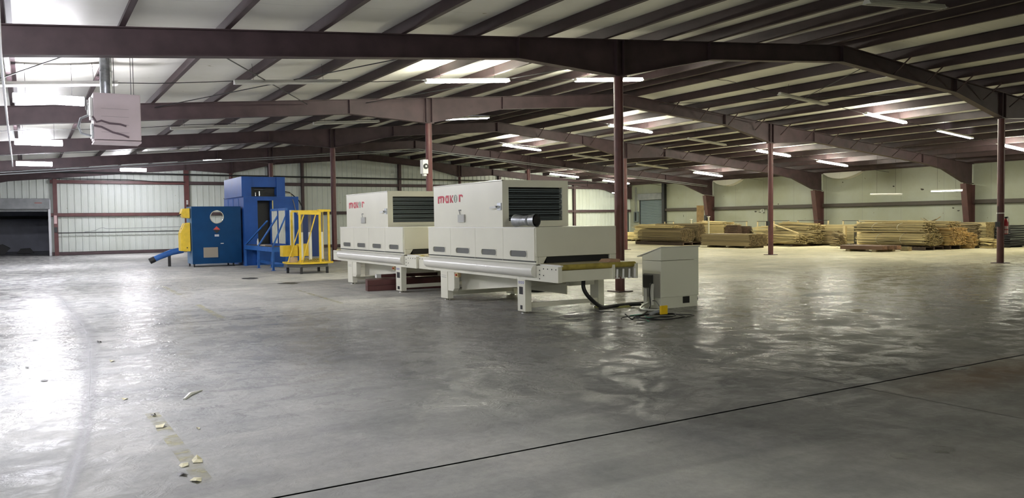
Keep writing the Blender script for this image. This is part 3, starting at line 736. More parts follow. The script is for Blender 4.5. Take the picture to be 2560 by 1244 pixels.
def oven(X0, Y0, Ls, lab, upoff, hfar, bfar, legs, near_end):
    """X0: side plane, Y0: near end of the conveyor bed; everything along +Y"""
    W = 1.70; X1 = X0+W
    hn = Y0+.64; hf = Y0+hfar; un, uf = Y0+upoff, Y0+upoff+2.80; bf = Y0+bfar
    T = thing('conveyor_oven', (X0+W/2, (Y0+bf)/2, 0), lab, 'oven machine', 'cream conveyor ovens')
    # lower housing: shell with a slot at each end, hollow for the belt
    s = MB()
    s.box(X0, X1, hn, hf, .985, 1.485)                       # hood
    s.box(X0, X0+.05, hn, hf, .86, .985).box(X1-.14, X1, hn, hf, .86, .985)
    s.prism([(X0+.05, .86), (X0+.05, .985), (X0+.22, .985), (X0+.14, .86)], 'Y', hn, hn+.02)
    s.build('lower_housing', M_cream, T, bevel=.012)
    # curved top edge strip in front of the door panels
    nd = 4; dy = (hf-hn-.04)/nd
    for k in range(nd):
        a, b = hn+.02+k*dy+.004, hn+.02+(k+1)*dy-.004
        sy = a+dy*.50; sa, sb = sy-.28, sy+.28
        d = MB()
        # door panel as four strips round the window slot
        x = X0-.018
        d.box(x, X0, a, b, 1.085, 1.47).box(x, X0, a, b, .92, .975).box(x, X0, a, sa, .975, 1.085).box(x, X0, sb, b, .975, 1.085)
        dd = d.build('access_door', M_cream, T)
        p = slot_poly(sa-.012, sb+.012, .961, 1.098, .055); m = MB(); n = len(p); pin = slot_poly(sa+.004, sb-.004, .977, 1.082, .045)
        vs = [(x-.006, u, v) for u, v in p]+[(x-.006, u, v) for u, v in pin]+[(x+.012, u, v) for u, v in pin]
        m._add(vs, [(i, (i+1) % n, n+(i+1) % n, n+i) for i in range(n)]+[(n+i, n+(i+1) % n, 2*n+(i+1) % n, 2*n+i) for i in range(n)])
        m.build('window_rim', M_cream, dd)
        MB().box(x+.010, x+.014, sa-.01, sb+.01, .975, 1.085).build('window', M_glassdk, dd)
        if k in (0, 1, 2): MB().sphere((X0-.025, b+.004, .905), .012, 8, 5).build('catch', M_chrome, dd)
    MB().box(X0-.02, X0, hn, hf, .898, .912).build('shadow_gap', M_dark, T)
    # top edge roll
    MB().tube([(X0-.002, hn+.01, 1.475), (X0-.002, hf-.01, 1.475)], .016, 10).build('top_edge', M_creamtube, T, smooth=True)
    # slot interiors
    MB().box(X0+.22, X1-.16, hn+.03, hf-.03, .88, .98).build('tunnel', M_black, T)
    # upper housing
    u = MB(); fx0, fx1 = X0+.12, X1-.39+.0
    gx0, gx1, gz0, gz1 = X0+.13, X0+1.30, 1.595, 2.20
    ux1 = X0+1.43
    u.box(X0, ux1, un+.12, uf, 1.487, 2.33)
    u.box(X0, gx0, un, un+.12, 1.487, 2.33).box(gx1, ux1, un, un+.12, 1.487, 2.33).box(gx0, gx1, un, un+.12, gz1, 2.33).box(gx0, gx1, un, un+.12, 1.487, gz0)
    uo = u.build('upper_housing', M_cream, T)
    MB().box(gx0+.001, gx1-.001, un+.105, un+.118, gz0, gz1).build('grille_back', M_black, T)
    for k in range(6):
        z = gz1-.035-k*.1
        l = MB(); l.box(gx0+.004, gx1-.004, un+.015, un+.09, z-.055, z-.035).box(gx0+.004, gx1-.004, un+.01, un+.022, z-.02, z+.0).box(gx0+.004, gx1-.004, un+.03, un+.09, z-.085, z-.078)
        l.build('louvre', mat('dark_louvre', (.15, .18, .20), .35, .4), T)
    MB().tube([(X0+.005, un, 2.318), (X0+.005, uf, 2.318)], .015, 10).build('top_edge', M_creamtube, T, smooth=True)
    # door handle
    h = MB().box(X0-.02, X0, un+.03, un+.16, 1.79, 1.92); ho = h.build('handle_plate', M_galv, T)
    MB().bar((X0-.03, un+.09, 1.85), (X0-.05, un+.36, 1.835), .03, .035).build('handle', M_white, ho)
    MB().box(X0-.05, X0-.02, un+.10, un+.19, 1.835, 1.87).build('lock', M_black, ho)
    # document holder with stirrer-like wire
    yy = un+1.42
    d = MB().box(X0-.03, X0-.002, yy, yy+.26, 1.58, 1.73).build('document_holder', mat('clear_pocket', (.52, .52, .50), .15), T)
    MB().tube([(X0-.012, yy+.20, 1.73), (X0-.012, yy+.235, 1.815)], .006, 6).box(X0-.014, X0-.004, yy+.16, yy+.25, 1.808, 1.825).build('pen', M_grey, d)
    # lettering
    r, g = MB(), MB(); letters(r, g, X0-.001, un+2.60, un+1.50, 1.965, 2.12)
    r.build('lettering', M_redlogo, T); g.build('letter_ring', M_greylogo, T)
    # conveyor bed side beams
    for xa, xb in ((X0-.0, X0+.08), (X1-.06, X1)):
        b = MB()
        yn = Y0 if xa == X0 else Y0+.05
        b.box(xa, xb, yn, bf, .585, .845); b.build('side_beam', M_cream, T, bevel=.004)
    MB().box(X0+.06, X0+.10, Y0+.0, Y0+.62, .845, .868).build('guard_strip', M_white, T)
    bo = MB()
    for k in range(4):
        for e in (Y0+.06, bf-.42): bo.tube([(X0-.006, e+.12*k, .80), (X0+.002, e+.12*k, .80)], .010, 8)
    bo.tube([(X0-.006, Y0+.42, .69), (X0+.002, Y0+.42, .69)], .010, 8)
    for k in range(3): bo.tube([(X0-.006, Y0+.54, .60+.07*k+.03), (X0+.002, Y0+.54, .60+.07*k+.03)], .010, 8)
    bo.build('bolt', M_dark, T)
    # belt with end rollers
    bl = MB().box(X0+.09, X1-.07, Y0+.08, bf-.08, .80, .875); bl.build('belt', mat('belt_top', (.35, .31, .2), .6), T)
    MB().tube([(X0+.085, Y0+.07, .83), (X1-.065, Y0+.07, .83)], .048, 18).build('end_roller', M_belt, T, smooth=True)
    MB().tube([(X0+.085, bf-.07, .83), (X1-.065, bf-.07, .83)], .048, 18).build('end_roller', M_belt, T, smooth=True)
    MB().box(X0+.08, X1-.52, Y0+.02, Y0+.05, .60, .78).build('end_panel', M_cream, T)
    # bowed guard tube along the side
    gt = MB(); n = 8; prof = []
    for k in range(n+1):
        a = PI/2+PI*k/n; prof.append((X0+.0+.105*math.cos(a), .752+.108*math.sin(a)))
    a0, a1 = Y0+.64, hf+.06; ym = (a0+a1)/2+.1
    for ya, yb, grow in ((a0, ym, 0.004), (ym, a1, 0)):
        vs = [(x-grow, y, z) for y in (ya, yb) for x, z in prof]; m_ = len(prof)
        gt._add(vs, [(i, i+1, m_+i+1, m_+i) for i in range(m_-1)]+[tuple(range(m_)), tuple(range(m_, 2*m_))])
    gt.build('guard_cover', M_creamtube, T, smooth=True)
    # legs, feet, crossbars
    for k, (la, lb) in enumerate(legs):
        for xa in (X0+.0, X1-.13):
            lg = MB().box(xa, xa+.13, la, lb, .035, .59).build('leg', M_cream, T, bevel=.006)
            MB().tube([(xa+.065, (la+lb)/2, 0), (xa+.065, (la+lb)/2, .012), (xa+.065, (la+lb)/2, .04)], [.06, .055, .02], 12).build('levelling_foot', M_chrome, lg, smooth=True)
            if xa == X0:
                st = MB()
                if k == 0:
                    st.box(xa-.002, xa, la+.07, lb-.06, .33, .46).build('black_label', M_black, lg)
                    MB().box(xa-.002, xa, la+.09, lb-.09, .07, .14).build('black_label', M_dark, lg)
                    for j in range(3):
                        MB().ring((xa-.003, lb-.06-.065*j, .535), (1,0,0), .017, .024, .003, 12).build('pictogram', mat('blue_pictogram', (.1, .1, .45), .5), lg)
                else:
                    MB().box(xa-.002, xa, la+.05, lb-.05, .46, .475).box(xa-.002, xa, la+.05, lb-.05, .50, .51).build('small_label', mat('grey_label', (.5, .5, .45), .5), lg)
        MB().box(X0+.13, X1-.13, la+.02, la+.07, .1, .18).build('crossbar', M_cream, T)
    # electrical duct beside the far leg
    la, lb = legs[1]
    MB().prism([(la-.28, .59), (la-.28, .26), (la-.22, .20), (la-.0, .20), (la-.0, .59)], 'X', X0+.01, X0+.13).build('side_duct', M_cream, T, bevel=.006)
    # emergency switch box
    ye = (legs[0][1]+.12) if not near_end else la-.42
    e = MB().box(X0+.02, X0+.09, ye, ye+.1, .49, .58).build('stop_switch_box', mat('switch_tan', (.55, .42, .22), .5), T)
    MB().tube([(X0+.02, ye+.05, .535), (X0-.01, ye+.05, .535)], .022, 12).build('stop_button', mat('switch_red', (.5, .08, .03), .4), e)
    # belly pan hanging under the bed: slopes up toward the near end
    pa, pb = legs[0][1]+.25, la+.1
    pn = MB()
    xa, xb = X0+.38, X1-.05
    pn._add([(xa, pb, .585), (xa, pb, .19), (xa, pa, .42), (xa, pa, .585), (xb, pb, .585), (xb, pb, .19), (xb, pa, .42), (xb, pa, .585)],
            [(0,1,2,3), (4,7,6,5), (0,4,5,1), (3,2,6,7), (1,5,6,2)])
    pn.build('belly_pan', M_cream, T)
    sx = X0+.9
    MB().box(X1-.24, X1-.22, Y0+1.85, Y0+4.25, .19, .585).build('rear_panel', M_cream, T)
    MB().box(sx, sx+.10, pa+.9, pa+1.0, .08, .26).tube([(sx+.05, pa+.95, 0), (sx+.05, pa+.95, .012), (sx+.05, pa+.95, .09)], [.07, .06, .02], 12).build('centre_stay', M_cream, T)
    MB().box(X0+1.0, X1-.14, Y0+1.1, Y0+1.2, .42, .58).build('motor_shelf', M_cream, T)
    return T
def finish_ovens():
    A = oven(7.24, 10.50, 1, 'nearer cream conveyor oven with dark louvres and red lettering, duct piece on top', 1.72, 4.80, 5.32, ((11.50, 11.75), (14.45, 14.76)), True)
    B = oven(7.19, 15.84, 1, 'farther cream conveyor oven with red lettering, behind the nearer one', 1.55, 4.86, 5.50, ((16.68, 16.98), (19.85, 20.2)), False)
    # small hinge marks and slide tabs at the outlet of the nearer oven
    t = MB()
    for x in (8.42, 8.55, 8.68, 8.80): t.bar((x, 10.47, .62), (x+.03, 10.50, .76), .03, .008).bar((x-.05, 10.44, .615), (x+.02, 10.44, .615), .03, .02)
    t.build('belt_finger', M_white, A)
    MB().box(8.36, 8.40, 10.50, 10.56, .6, .84).box(8.84, 8.88, 10.5, 10.56, .59, .84).build('end_bracket', M_cream, A)
    return A, B
OA, OB = finish_ovens()
# wood block on the belt
one(MB().prism([(8.36, .876), (8.62, .876), (8.60, .925), (8.42, .925)], 'Y', 10.62, 10.9), 'wood_block', mat('pink_wood', (.45, .28, .18), .6), 'small reddish wood block lying on the conveyor belt end', 'wood block', (8.5, 10.7, .88))
# duct piece (galvanised tee) lying on the lower housing
T = thing('duct_tee', (7.40, 11.62, 1.49), 'galvanized round duct elbow lying on the nearer oven ledge', 'duct')
m = MB(); R = .085
pts = [(7.33, 11.92, 1.60), (7.34, 11.82, 1.60), (7.36, 11.72, 1.60), (7.385, 11.60, 1.60), (7.42, 11.48, 1.60), (7.44, 11.42, 1.60)]
m.tube(pts, [.11, .10, .088, .088, .105, .115], 24, cap=False); m.build('pipe', M_galv, T, smooth=True)
MB().tube([pts[0], pts[-1]], .08, 18).build('dark_inside', M_black, T)
MB().ring((7.385, 11.58, 1.60), (.2, -1, 0), .085, .096, .03).build('band', M_grey, T)
# upright plank leaning behind the upper housing
one(MB().bar((8.72, 12.9, 2.28), (9.05, 13.2, 1.49), .02, .03), 'thin_stick', M_warm, 'thin stick leaning behind the nearer oven upper box', 'stick', (8.9, 13, 1.5))

# maroon steel sections under the farther oven
def sect(p, q, w, h, lab, z):
    o = one(MB().bar((*p, z+h/2), (*q, z+h/2), w, h), 'steel_section', M_redcol, lab, 'steel bar', (*p, z), 'steel sections under the oven')
for k in range(2):
    for j in range(2):
        sect((6.72+.10*j, 17.62+.26*j), (10.6+.1*j, 17.0+.26*j), .24, .125, ['lower', 'upper'][k]+[' front', ' back'][j]+' maroon steel section lying under the farther cream oven', .005+.13*k)
sect((7.25, 18.1), (11.0, 17.5), .14, .07, 'thin maroon steel section with a taped grey end on top of the others', .268)
one(MB().bar((7.15, 18.115, .303), (7.26, 18.10, .303), .15, .085), 'end_wrap', M_paper, 'grey plastic wrap around the end of thin steel section', 'wrap', (7.2, 18.1, .26))

# ------------------------------------------------------------------ control console
T = thing('control_console', (10.0, 10.9, 0), 'grey cream control console with sloping lid beside the conveyor end', 'control console')
cx0, cx1, cy0, cy1 = 9.52, 10.43, 10.62, 11.22
Mcon = mat('console_paint', (.80, .80, .70), .35)
MB().box(cx0, cx1, cy0, cy1-.1, .2, .85).build('cabinet', Mcon, T, bevel=.008)
MB().prism([(cy0, .856), (cy1-.1, .856), (cy1-.1, .93), (cy0, 1.085)], 'X', cx0, cx1).build('desk_body', Mcon, T, bevel=.006)
MB().prism([(cy0-.01, 1.087), (cy1+.03, .905), (cy1+.03, .922), (cy0-.01, 1.104)], 'X', cx0-.012, cx1+.03).build('lid', M_white, T, bevel=.004)
MB().box(cx0+.02, cx1-.01, cy0+.025, cy1-.12, 0, .2).build('plinth', Mcon, T)
MB().box(10.06, 10.22, cy0+.018, cy0+.024, .07, .19).build('cable_opening', M_black, T)
MB().box(cx0-.025, cx0, cy0+.20, cy0+.46, .36, .60).build('socket_plate', M_black, T, bevel=.01)
MB().tube([(cx0-.03, cy0+.2, .06), (cx0-.03, cy0+.2, .3), (cx0-.02, cy0+.2, .44)], .03, 10).tube([(cx0-.03, cy0+.38, .06), (cx0-.03, cy0+.38, .35)], .035, 10).build('cable_sleeve', M_white, T, smooth=True)
MB().box(cx0-.004, cx0, cy0+.02, cy0+.46, .2, .62).build('lower_cover', mat('console_shadow_plate', (.36, .35, .33), .4), T)
MB().tube([(cx1+.02, cy0+.12, .13), (cx1+.05, cy0+.10, .17), (cx1+.06, cy0+.1, .12), (cx1+.03, cy0+.1, .07)], .02, 8).build('cable_loop', M_black, T, smooth=True)

def hose(name, pts, r, material, lab, cat, sm=4):
    # catmull-rom smoothing
    P = [Vector(p) for p in pts]; out = []
    for i in range(len(P)-1):
        a, b, c, d = P[max(i-1, 0)], P[i], P[i+1], P[min(i+2, len(P)-1)]
        for k in range(sm):
            t = k/sm; out.append(.5*((2*b)+(c-a)*t+(2*a-5*b+4*c-d)*t*t+(3*b-a-3*c+d)*t**3))
    out.append(P[-1]); return one(MB().tube(out, r, 8), name, material, lab, cat, tuple(P[0]), smooth=True)
hose('corrugated_hose', [(8.10, 10.98, .60), (8.07, 10.95, .45), (8.12, 10.93, .33), (8.24, 10.92, .21), (8.42, 10.98, .11), (8.62, 11.1, .055), (8.95, 11.25, .04), (9.3, 11.28, .04), (9.47, 11.1, .06)], .035, M_black, 'thick black hose drooping from nearer oven to the console', 'hose', 5)
hose('black_cable', [(8.6, 11.2, .02), (9.0, 11.42, .02), (9.5, 11.58, .02), (9.85, 11.5, .03), (9.9, 11.2, .08)], .018, M_black, 'thinner black cable lying along the thick hose', 'cable')
R = random.Random(3)
hose('black_cable', [(9.50, 10.84, .42), (9.44, 10.8, .44), (9.38, 10.76, .3), (9.34, 10.7, .08), (9.1, 10.5, .015), (8.8, 10.25, .012), (8.35, 9.95, .012), (8.15, 9.78, .012), (8.3, 10.12, .05)], .011, M_black, 'black cable running from console sleeve to the pointed end on floor', 'cable')
def coil(cx, cy, a, b, turns, z, ph, jit):
    pts = []
    n = int(turns*14)
    for k in range(n+1):
        t = 2*PI*k/14+ph; q = 1+jit*math.sin(k*.9)
        pts.append((cx+a*math.cos(t)*q, cy+b*math.sin(t)*q, z+.006*(k/14)+.008*math.sin(k*1.7)))
    return pts
hose('black_cable', [(9.42, 10.72, .15), (9.34, 10.55, .16), (9.2, 10.3, .1), (9.0, 9.95, .06)]+coil(8.66, 9.66, .42, .30, 2, .02, 1.0, .10)+[(9.22, 9.72, .015), (9.27, 9.55, .015), (8.9, 9.42, .015)], .009, M_black, 'tangled coil of black cable on the floor before the console', 'cable', 2)
hose('black_cable', coil(8.50, 9.62, .30, .24, 2, .05, 2.2, .25)+[(8.15, 10.0, .02), (8.0, 9.85, .02)], .008, M_black, 'smaller coil of black cable under the yellow plug box', 'cable', 2)
hose('green_wire', [(8.28, 9.98, .04), (8.45, 9.86, .06), (8.4, 9.7, .03), (8.5, 9.55, .04), (8.3, 9.6, .02), (8.2, 9.42, .01)], .006, mat('green_wire', (.02, .22, .14), .4), 'thin green wire in the cable tangle', 'wire')
hose('grey_tube', [(9.48, 10.9, .1), (9.4, 10.95, .05), (9.2, 10.8, .03), (9.05, 10.55, .03), (9.3, 10.4, .02), (9.5, 10.5, .02)], .02, M_roller, 'short grey flexible tube lying at the console base', 'tube')
T = thing('plug_box', (8.66, 9.56, 0), 'bright yellow plug box standing in the cable tangle', 'plug box')
MB().box(8.59, 8.73, 9.58, 9.62, .07, .21).build('face', mat('bright_yellow', (.85, .55, .01), .4), T, bevel=.006)
MB().tube([(8.66, 9.62, .12), (8.60, 9.72, .1), (8.5, 9.75, .06)], .03, 10).build('cable_grip', M_grey, T, smooth=True)
for k, (x, y) in enumerate([(8.95, 11.55), (9.2, 11.28)]):
    pts = [(x+.16*math.cos(2*PI*i/9)*(1+.3*R.random()), y+.07*math.sin(2*PI*i/9), .0) for i in range(9)]
    m = MB(); m._add(pts+[(p[0]*.8+x*.2, p[1]*.8+y*.2, .035) for p in pts], [(i, (i+1) % 9, 9+(i+1) % 9, 9+i) for i in range(9)]+[tuple(range(9, 18))])
    one(m, 'crumpled_bag', mat('yellow_green_plastic', (.34, .34, .12), .4), ['yellowish crumpled bag under the black hose', 'yellowish crumpled bag nearer the console beside black hose'][k], 'bag', (x, y, 0), smooth=True)
one(MB()._add([(8.42, 10.95, .01), (8.66, 10.86, .012), (8.75, 11.02, .02), (8.52, 11.1, .012)], [(0,1,2,3)]), 'paper_scrap', M_paper, 'white paper scrap on the floor under the black hose', 'paper', (8.6, 11, .01))
hose('cable_coil', coil(9.7, 15.0, .45, .3, 3, .03, 0, .05), .025, M_black, 'black cable coil on the floor behind the nearer oven', 'cable', 2)

# ------------------------------------------------------------------ blue machine
def blue_machine():
    T = thing('blasting_machine', (8.1, 33.5, 0), 'large blue enclosed machine with an upper box before the back wall', 'machine')
    x0, x1, y0, y1 = 7.10, 9.22, 31.45, 35.0
    b = MB(); ox0, ox1, oz1 = 7.62, 8.18, 2.5     # front opening
    b.box(x0, x1, y0+.5, y1, 0, 2.655).box(x0, ox0, y0, y0+.5, 0, 2.655).box(ox1, x1, y0, y0+.5, 0, 2.655).box(ox0, ox1, y0, y0+.5, oz1, 2.655).box(ox0, ox1, y0, y0+.5, 0, .8)
    b.build('body', M_blue, T)
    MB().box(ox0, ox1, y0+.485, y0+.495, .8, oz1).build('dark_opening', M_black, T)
    MB().box(ox1-.0, ox1+.035, y0-.03, y0, 2.02, 2.5).build('yellow_edge', mat('pale_yellow_tape', (.6, .5, .2), .5), T)
    u = MB(); a0, a1, c1 = 7.04, 8.70, 34.6
    u.box(a0, a1, y0+.35, c1, 2.657, 3.42).box(a0, a0+.36, y0, y0+.35, 2.657, 3.42).box(a1-.33, a1, y0, y0+.35, 2.657, 3.42).box(a0+.36, a1-.33, y0+.06, y0+.35, 3.02, 3.42)
    u.build('upper_box', M_blue, T)
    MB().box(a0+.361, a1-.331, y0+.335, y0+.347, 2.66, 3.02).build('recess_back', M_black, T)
    v = MB().tube([(7.75, y0+.2, 2.68), (7.75, y0+.2, 2.86)], .035, 10).tube([(7.6, y0+.2, 2.68), (7.6, y0+.2, 2.82)], .025, 10).tube([(7.55, y0+.22, 2.93), (8.0, y0+.22, 2.93)], .018, 8)
    v.build('valve', M_chrome, T, smooth=True)
    MB().tube([(7.95, y0+.1, 2.82), (8.15, y0+.1, 2.78), (8.3, y0+.1, 2.70), (8.6, y0+.05, 2.68)], .012, 6).build('air_line', M_dark, T, smooth=True)
    # dusty side panel ribs
    sb = MB()
    for k in range(3): sb.box(x0-.012, x0, 32.3+k*.95, 32.34+k*.95, .1, 2.6)
    sb.build('side_rib', M_bluelt, T)
    MB().box(x0-.02, x0+.02, 34.6, 35.0, 2.66, 2.70).build('side_lip', M_dark, T)
    MB().tube([(7.9, y0+.8, 3.43), (8.0, y0+.8, 3.5), (8.15, y0+.8, 3.5), (8.3, y0+.8, 3.43)], .02, 8).build('top_pipe', M_black, T, smooth=True)
    h = MB().tube([(8.75, y0+.3, 2.86), (8.95, y0+.3, 2.83), (9.1, y0+.25, 2.7), (9.3, y0+.2, 2.5), (9.42, y0+.1, 2.2), (9.42, y0, 1.8)], .022, 8); h.build('hose', M_black, T, smooth=True)
    h = MB().tube([(8.72, y0+.2, 2.80), (8.95, y0+.1, 2.78), (9.02, y0-.05, 2.4), (9.1, y0-.04, 2.05), (9.2, y0-.03, 1.9)], .014, 8); h.build('hose', mat('tan_hose', (.25, .2, .12), .6), T, smooth=True)
    # low blue extension behind the yellow stand
    MB().box(9.23, 10.15, 31.7, 33.0, .25, 2.05).build('side_box', mat('navy_enamel', (.012, .04, .18), .4), T)
    # discharge arm
    arm = MB().tube([(5.15, 33.2, .62), (4.75, 33.2, .55), (4.3, 33.2, .38), (4.12, 33.2, .30)], [.12, .12, .11, .11], 14); arm.build('discharge_arm', M_bluelt, T, smooth=True)
    MB().tube([(4.13, 33.2, .305), (3.95, 33.2, .22)], .115, 14).build('rubber_tip', M_black, T, smooth=True)
    MB().box(4.6, 4.7, 33.15, 33.25, 0, .5).build('arm_prop', M_dark, T)
blue_machine()
def cabinet():
    T = thing('blue_cabinet', (6.15, 32.2, 0), 'teal blue cabinet with a round window, on casters beside the blue machine', 'cabinet')
    x0, x1, y0, y1, z0, z1 = 5.24, 7.02, 31.61, 32.75, .12, 2.28
    cxx, czz, r = 6.14, 1.88, .24
    # front plate with round hole: strips approximated by polygon fan
    n = 32; vs = []; fs = []
    def sq(t):
        c, s = math.cos(t), math.sin(t); k = 1/max(abs(c)/1, abs(s)/1)
        return c*k, s*k
    for y in (y0, y0+.03):
        for k in range(n):
            t = 2*PI*k/n; vs.append((cxx+r*math.cos(t), y, czz+r*math.sin(t)))
        for k in range(n):
            c, s = sq(2*PI*k/n); vs.append((cxx+c*.36, y, czz+s*.36))
    for k in range(n):
        k2 = (k+1) % n
        fs += [(k, k2, n+k2, n+k), (2*n+k, 2*n+k2, 3*n+k2, 3*n+k), (k, 2*n+k, 2*n+k2, k2)]
    m = MB(); m._add(vs, fs)
    m.box(x0, cxx-.36, y0, y0+.03, z0, z1).box(cxx+.36, x1, y0, y0+.03, z0, z1).box(cxx-.36, cxx+.36, y0, y0+.03, z0, czz-.36).box(cxx-.36, cxx+.36, y0, y0+.03, czz+.36, z1)
    m.build('front_door', M_bluedk, T)
    b = MB().box(x0, x0+.03, y0+.03, y1, z0, z1).box(x1-.03, x1, y0+.03, y1, z0, z1).box(x0+.03, x1-.03, y0+.03, y1, z0, z0+.03).box(x0+.03, x1-.03, y0+.03, y1, z1-.03, z1)
    # rear plate with a matching opening
    b.box(x0+.03, cxx-.12, y1-.03, y1, z0+.03, z1-.03).box(cxx+.56, x1-.03, y1-.03, y1, z0+.03, z1-.03).box(cxx-.12, cxx+.56, y1-.03, y1, z0+.03, 1.5)
    b.build('carcass', mat('pale_blue_side', (.10, .20, .34), .35, var=.1), T)
    MB().ring((cxx, y0-.006, czz), (0,1,0), r-.012, r+.012, .02, 32).build('window_ring', M_chrome, T)
    MB().box(5.60, 6.17, y0-.02, y0, .33, .76).build('vent_frame', M_bluedk, T, bevel=.005)
    MB().box(5.625, 6.145, y0-.024, y0-.02, .355, .735).build('vent_mesh', mat('brown_grey_mesh', (.30, .26, .21), .7, bump=.3, bscale=120), T)
    d = .10
    MB().prism([(6.12, 1.40+d*1.3), (6.12+d*1.3, 1.40), (6.12-d*1.3, 1.40)], 'Y', y0-.004, y0).build('red_diamond_half', mat('sign_red', (.5, .05, .04), .5), T)
    MB().prism([(6.12, 1.39-d*1.3), (6.12-d*1.3, 1.39), (6.12+d*1.3, 1.39)], 'Y', y0-.004, y0).build('black_diamond_half', M_black, T)
    s = MB().box(6.04, 6.20, y0-.004, y0, 1.14, 1.22); s.build('white_sticker', mat('sticker', (.5, .5, .55), .5), T)
    MB().box(6.25, 6.36, y0-.02, y0, .86, .89).build('latch', M_white, T)
    for x in (x0+.06, x1-.3):
        for y in (y0+.08, y1-.1):
            w_ = MB().tube([(x-.02, y, .05), (x+.02, y, .05)], .05, 14).box(x-.03, x+.03, y-.03, y+.03, .08, .12); w_.build('caster', M_black, T)
    # yellow control desk and box on the flank
    MB().prism([(5.20, .60), (4.86, .62), (4.86, 1.30), (5.02, 1.66), (5.20, 1.68)], 'Y', 31.75, 32.3).build('yellow_desk', M_yellow, T, bevel=.01)
    k_ = MB()
    for q in range(5): k_.sphere((4.93+.025*q, 31.95, 1.45+.05*q), .022, 8, 5)
    k_.build('push_button', M_dark, T)
    MB().box(5.06, 5.10, 31.74, 31.75, .72, .76).build('key_switch', M_dark, T)
    MB().prism([(5.20, 1.84), (4.98, 1.86), (4.90, 2.02), (4.95, 2.20), (5.20, 2.22)], 'Y', 31.75, 32.2).build('yellow_box', M_yellow, T, bevel=.01)
    MB().tube([(4.92, 31.9, 2.0), (4.8, 31.85, 1.93), (4.86, 31.8, 1.97)], .02, 8).build('cable_plug', M_dark, T)
    tl = MB(); tl.tube([(5.16, 31.95, 2.28), (5.16, 31.95, 2.36)], .03, 10); tl.build('stack_light_base', M_dark, T)
    for q in range(3): MB().tube([(5.16, 31.95, 2.365+.055*q), (5.16, 31.95, 2.405+.055*q)], .036, 12).build('stack_light_ring', [M_plastic, M_plastic, M_plastic][q], T)
cabinet()
def bench():
    T = thing('roller_bench', (7.3, 29.3, 0), 'blue steel bench with a leaning rack of white rollers', 'bench')
    x0, x1, y0, y1 = 7.06, 7.60, 27.27, 31.36
    MB().box(x0, x1, y0, y1, .64, .80).build('apron', M_bluelt, T)
    MB().box(x0+.02, x1-.02, y0+.03, y1-.03, .80, .81).build('table_top', mat('stained_top', (.10, .08, .06), .5, var=.4, vscale=6), T)
    for x in (x0+.035, x1-.035):
        for y in (y0+.04, (y0+y1)/2, y1-.04): MB().box(x-.035, x+.035, y-.035, y+.035, .01, .64).box(x-.07, x+.07, y-.07, y+.07, 0, .012).build('leg', M_bluelt, T)
    MB().box(x0+.05, x1-.05, y0+.04, y0+.08, .12, .22).box(x1-.08, x1-.04, y0+.04, y1, .12, .22).build('stretcher', M_bluelt, T)
    # rack of vertical rollers on the rear edge
    X = x1-.02
    for y in (y0+.04, y0+1.05, y0+2.0): MB().box(X-.04, X+.04, y-.035, y+.035, .8, 2.12).build('rack_post', M_blue, T)
    MB().box(X-.035, X+.035, y0, y0+2.04, 2.05, 2.13).build('top_rail', M_bluelt, T)
    MB().box(X-.035, X+.035, y0, y0+2.04, .81, .90).build('bottom_rail', M_blue, T)
    for k in range(11):
        y = y0+.13+k*.17
        if abs(y-(y0+1.05)) < .06: y += .07
        MB().tube([(X+.01, y, .90), (X+.01, y, 2.05)], .045 if k > 9 else .028, 12).build('roller', mat('cream_roller', (.62, .63, .56), .35), T, smooth=True)
    for y in (y0+.05, y0+2.0-1.0, y0+2.0): pass
    MB().bar((x0+.03, y0+.05, .8), (X-.03, y0-.0+.04, 1.86), .05, .05).build('brace', M_bluelt, T)
    MB().bar((x0+.03, y0+2.0, .8), (X-.03, y0+1.05, 1.86), .05, .05).build('brace', M_bluelt, T)
    MB().bar((x0+.03, y1-.1, .8), (X-.03, y1-1.6, 1.7), .05, .05).build('brace', M_bluelt, T)
    g = MB().tube([(X+.10, y0-.12, .6), (X+.10, y0-.12, 2.05)], .04, 12).tube([(X+.20, y0-.05, .7), (X+.20, y0-.05, 2.05)], .035, 12)
    g.build('side_roller', MATS['cream_roller'], T, smooth=True)
bench()
T = thing('water_bottle', (7.3, 30.2, .81), 'clear plastic water bottle standing on the blue bench', 'bottle')
MB().tube([(7.3, 30.2, .812), (7.3, 30.2, .96), (7.3, 30.2, 1.0), (7.3, 30.2, 1.03)], [.035, .035, .018, .014], 12).build('flask', M_plastic, T, smooth=True)
MB().tube([(7.3, 30.2, 1.03), (7.3, 30.2, 1.045)], .016, 10).build('cap', M_white, T)
one(MB().box(7.18, 7.42, 28.7, 29.5, .812, .85), 'rag_bundle', mat('dusty_rag', (.5, .42, .33), .8, bump=.5, bscale=12), 'folded dusty rags lying on the blue bench top', 'rags', (7.3, 29, .81))

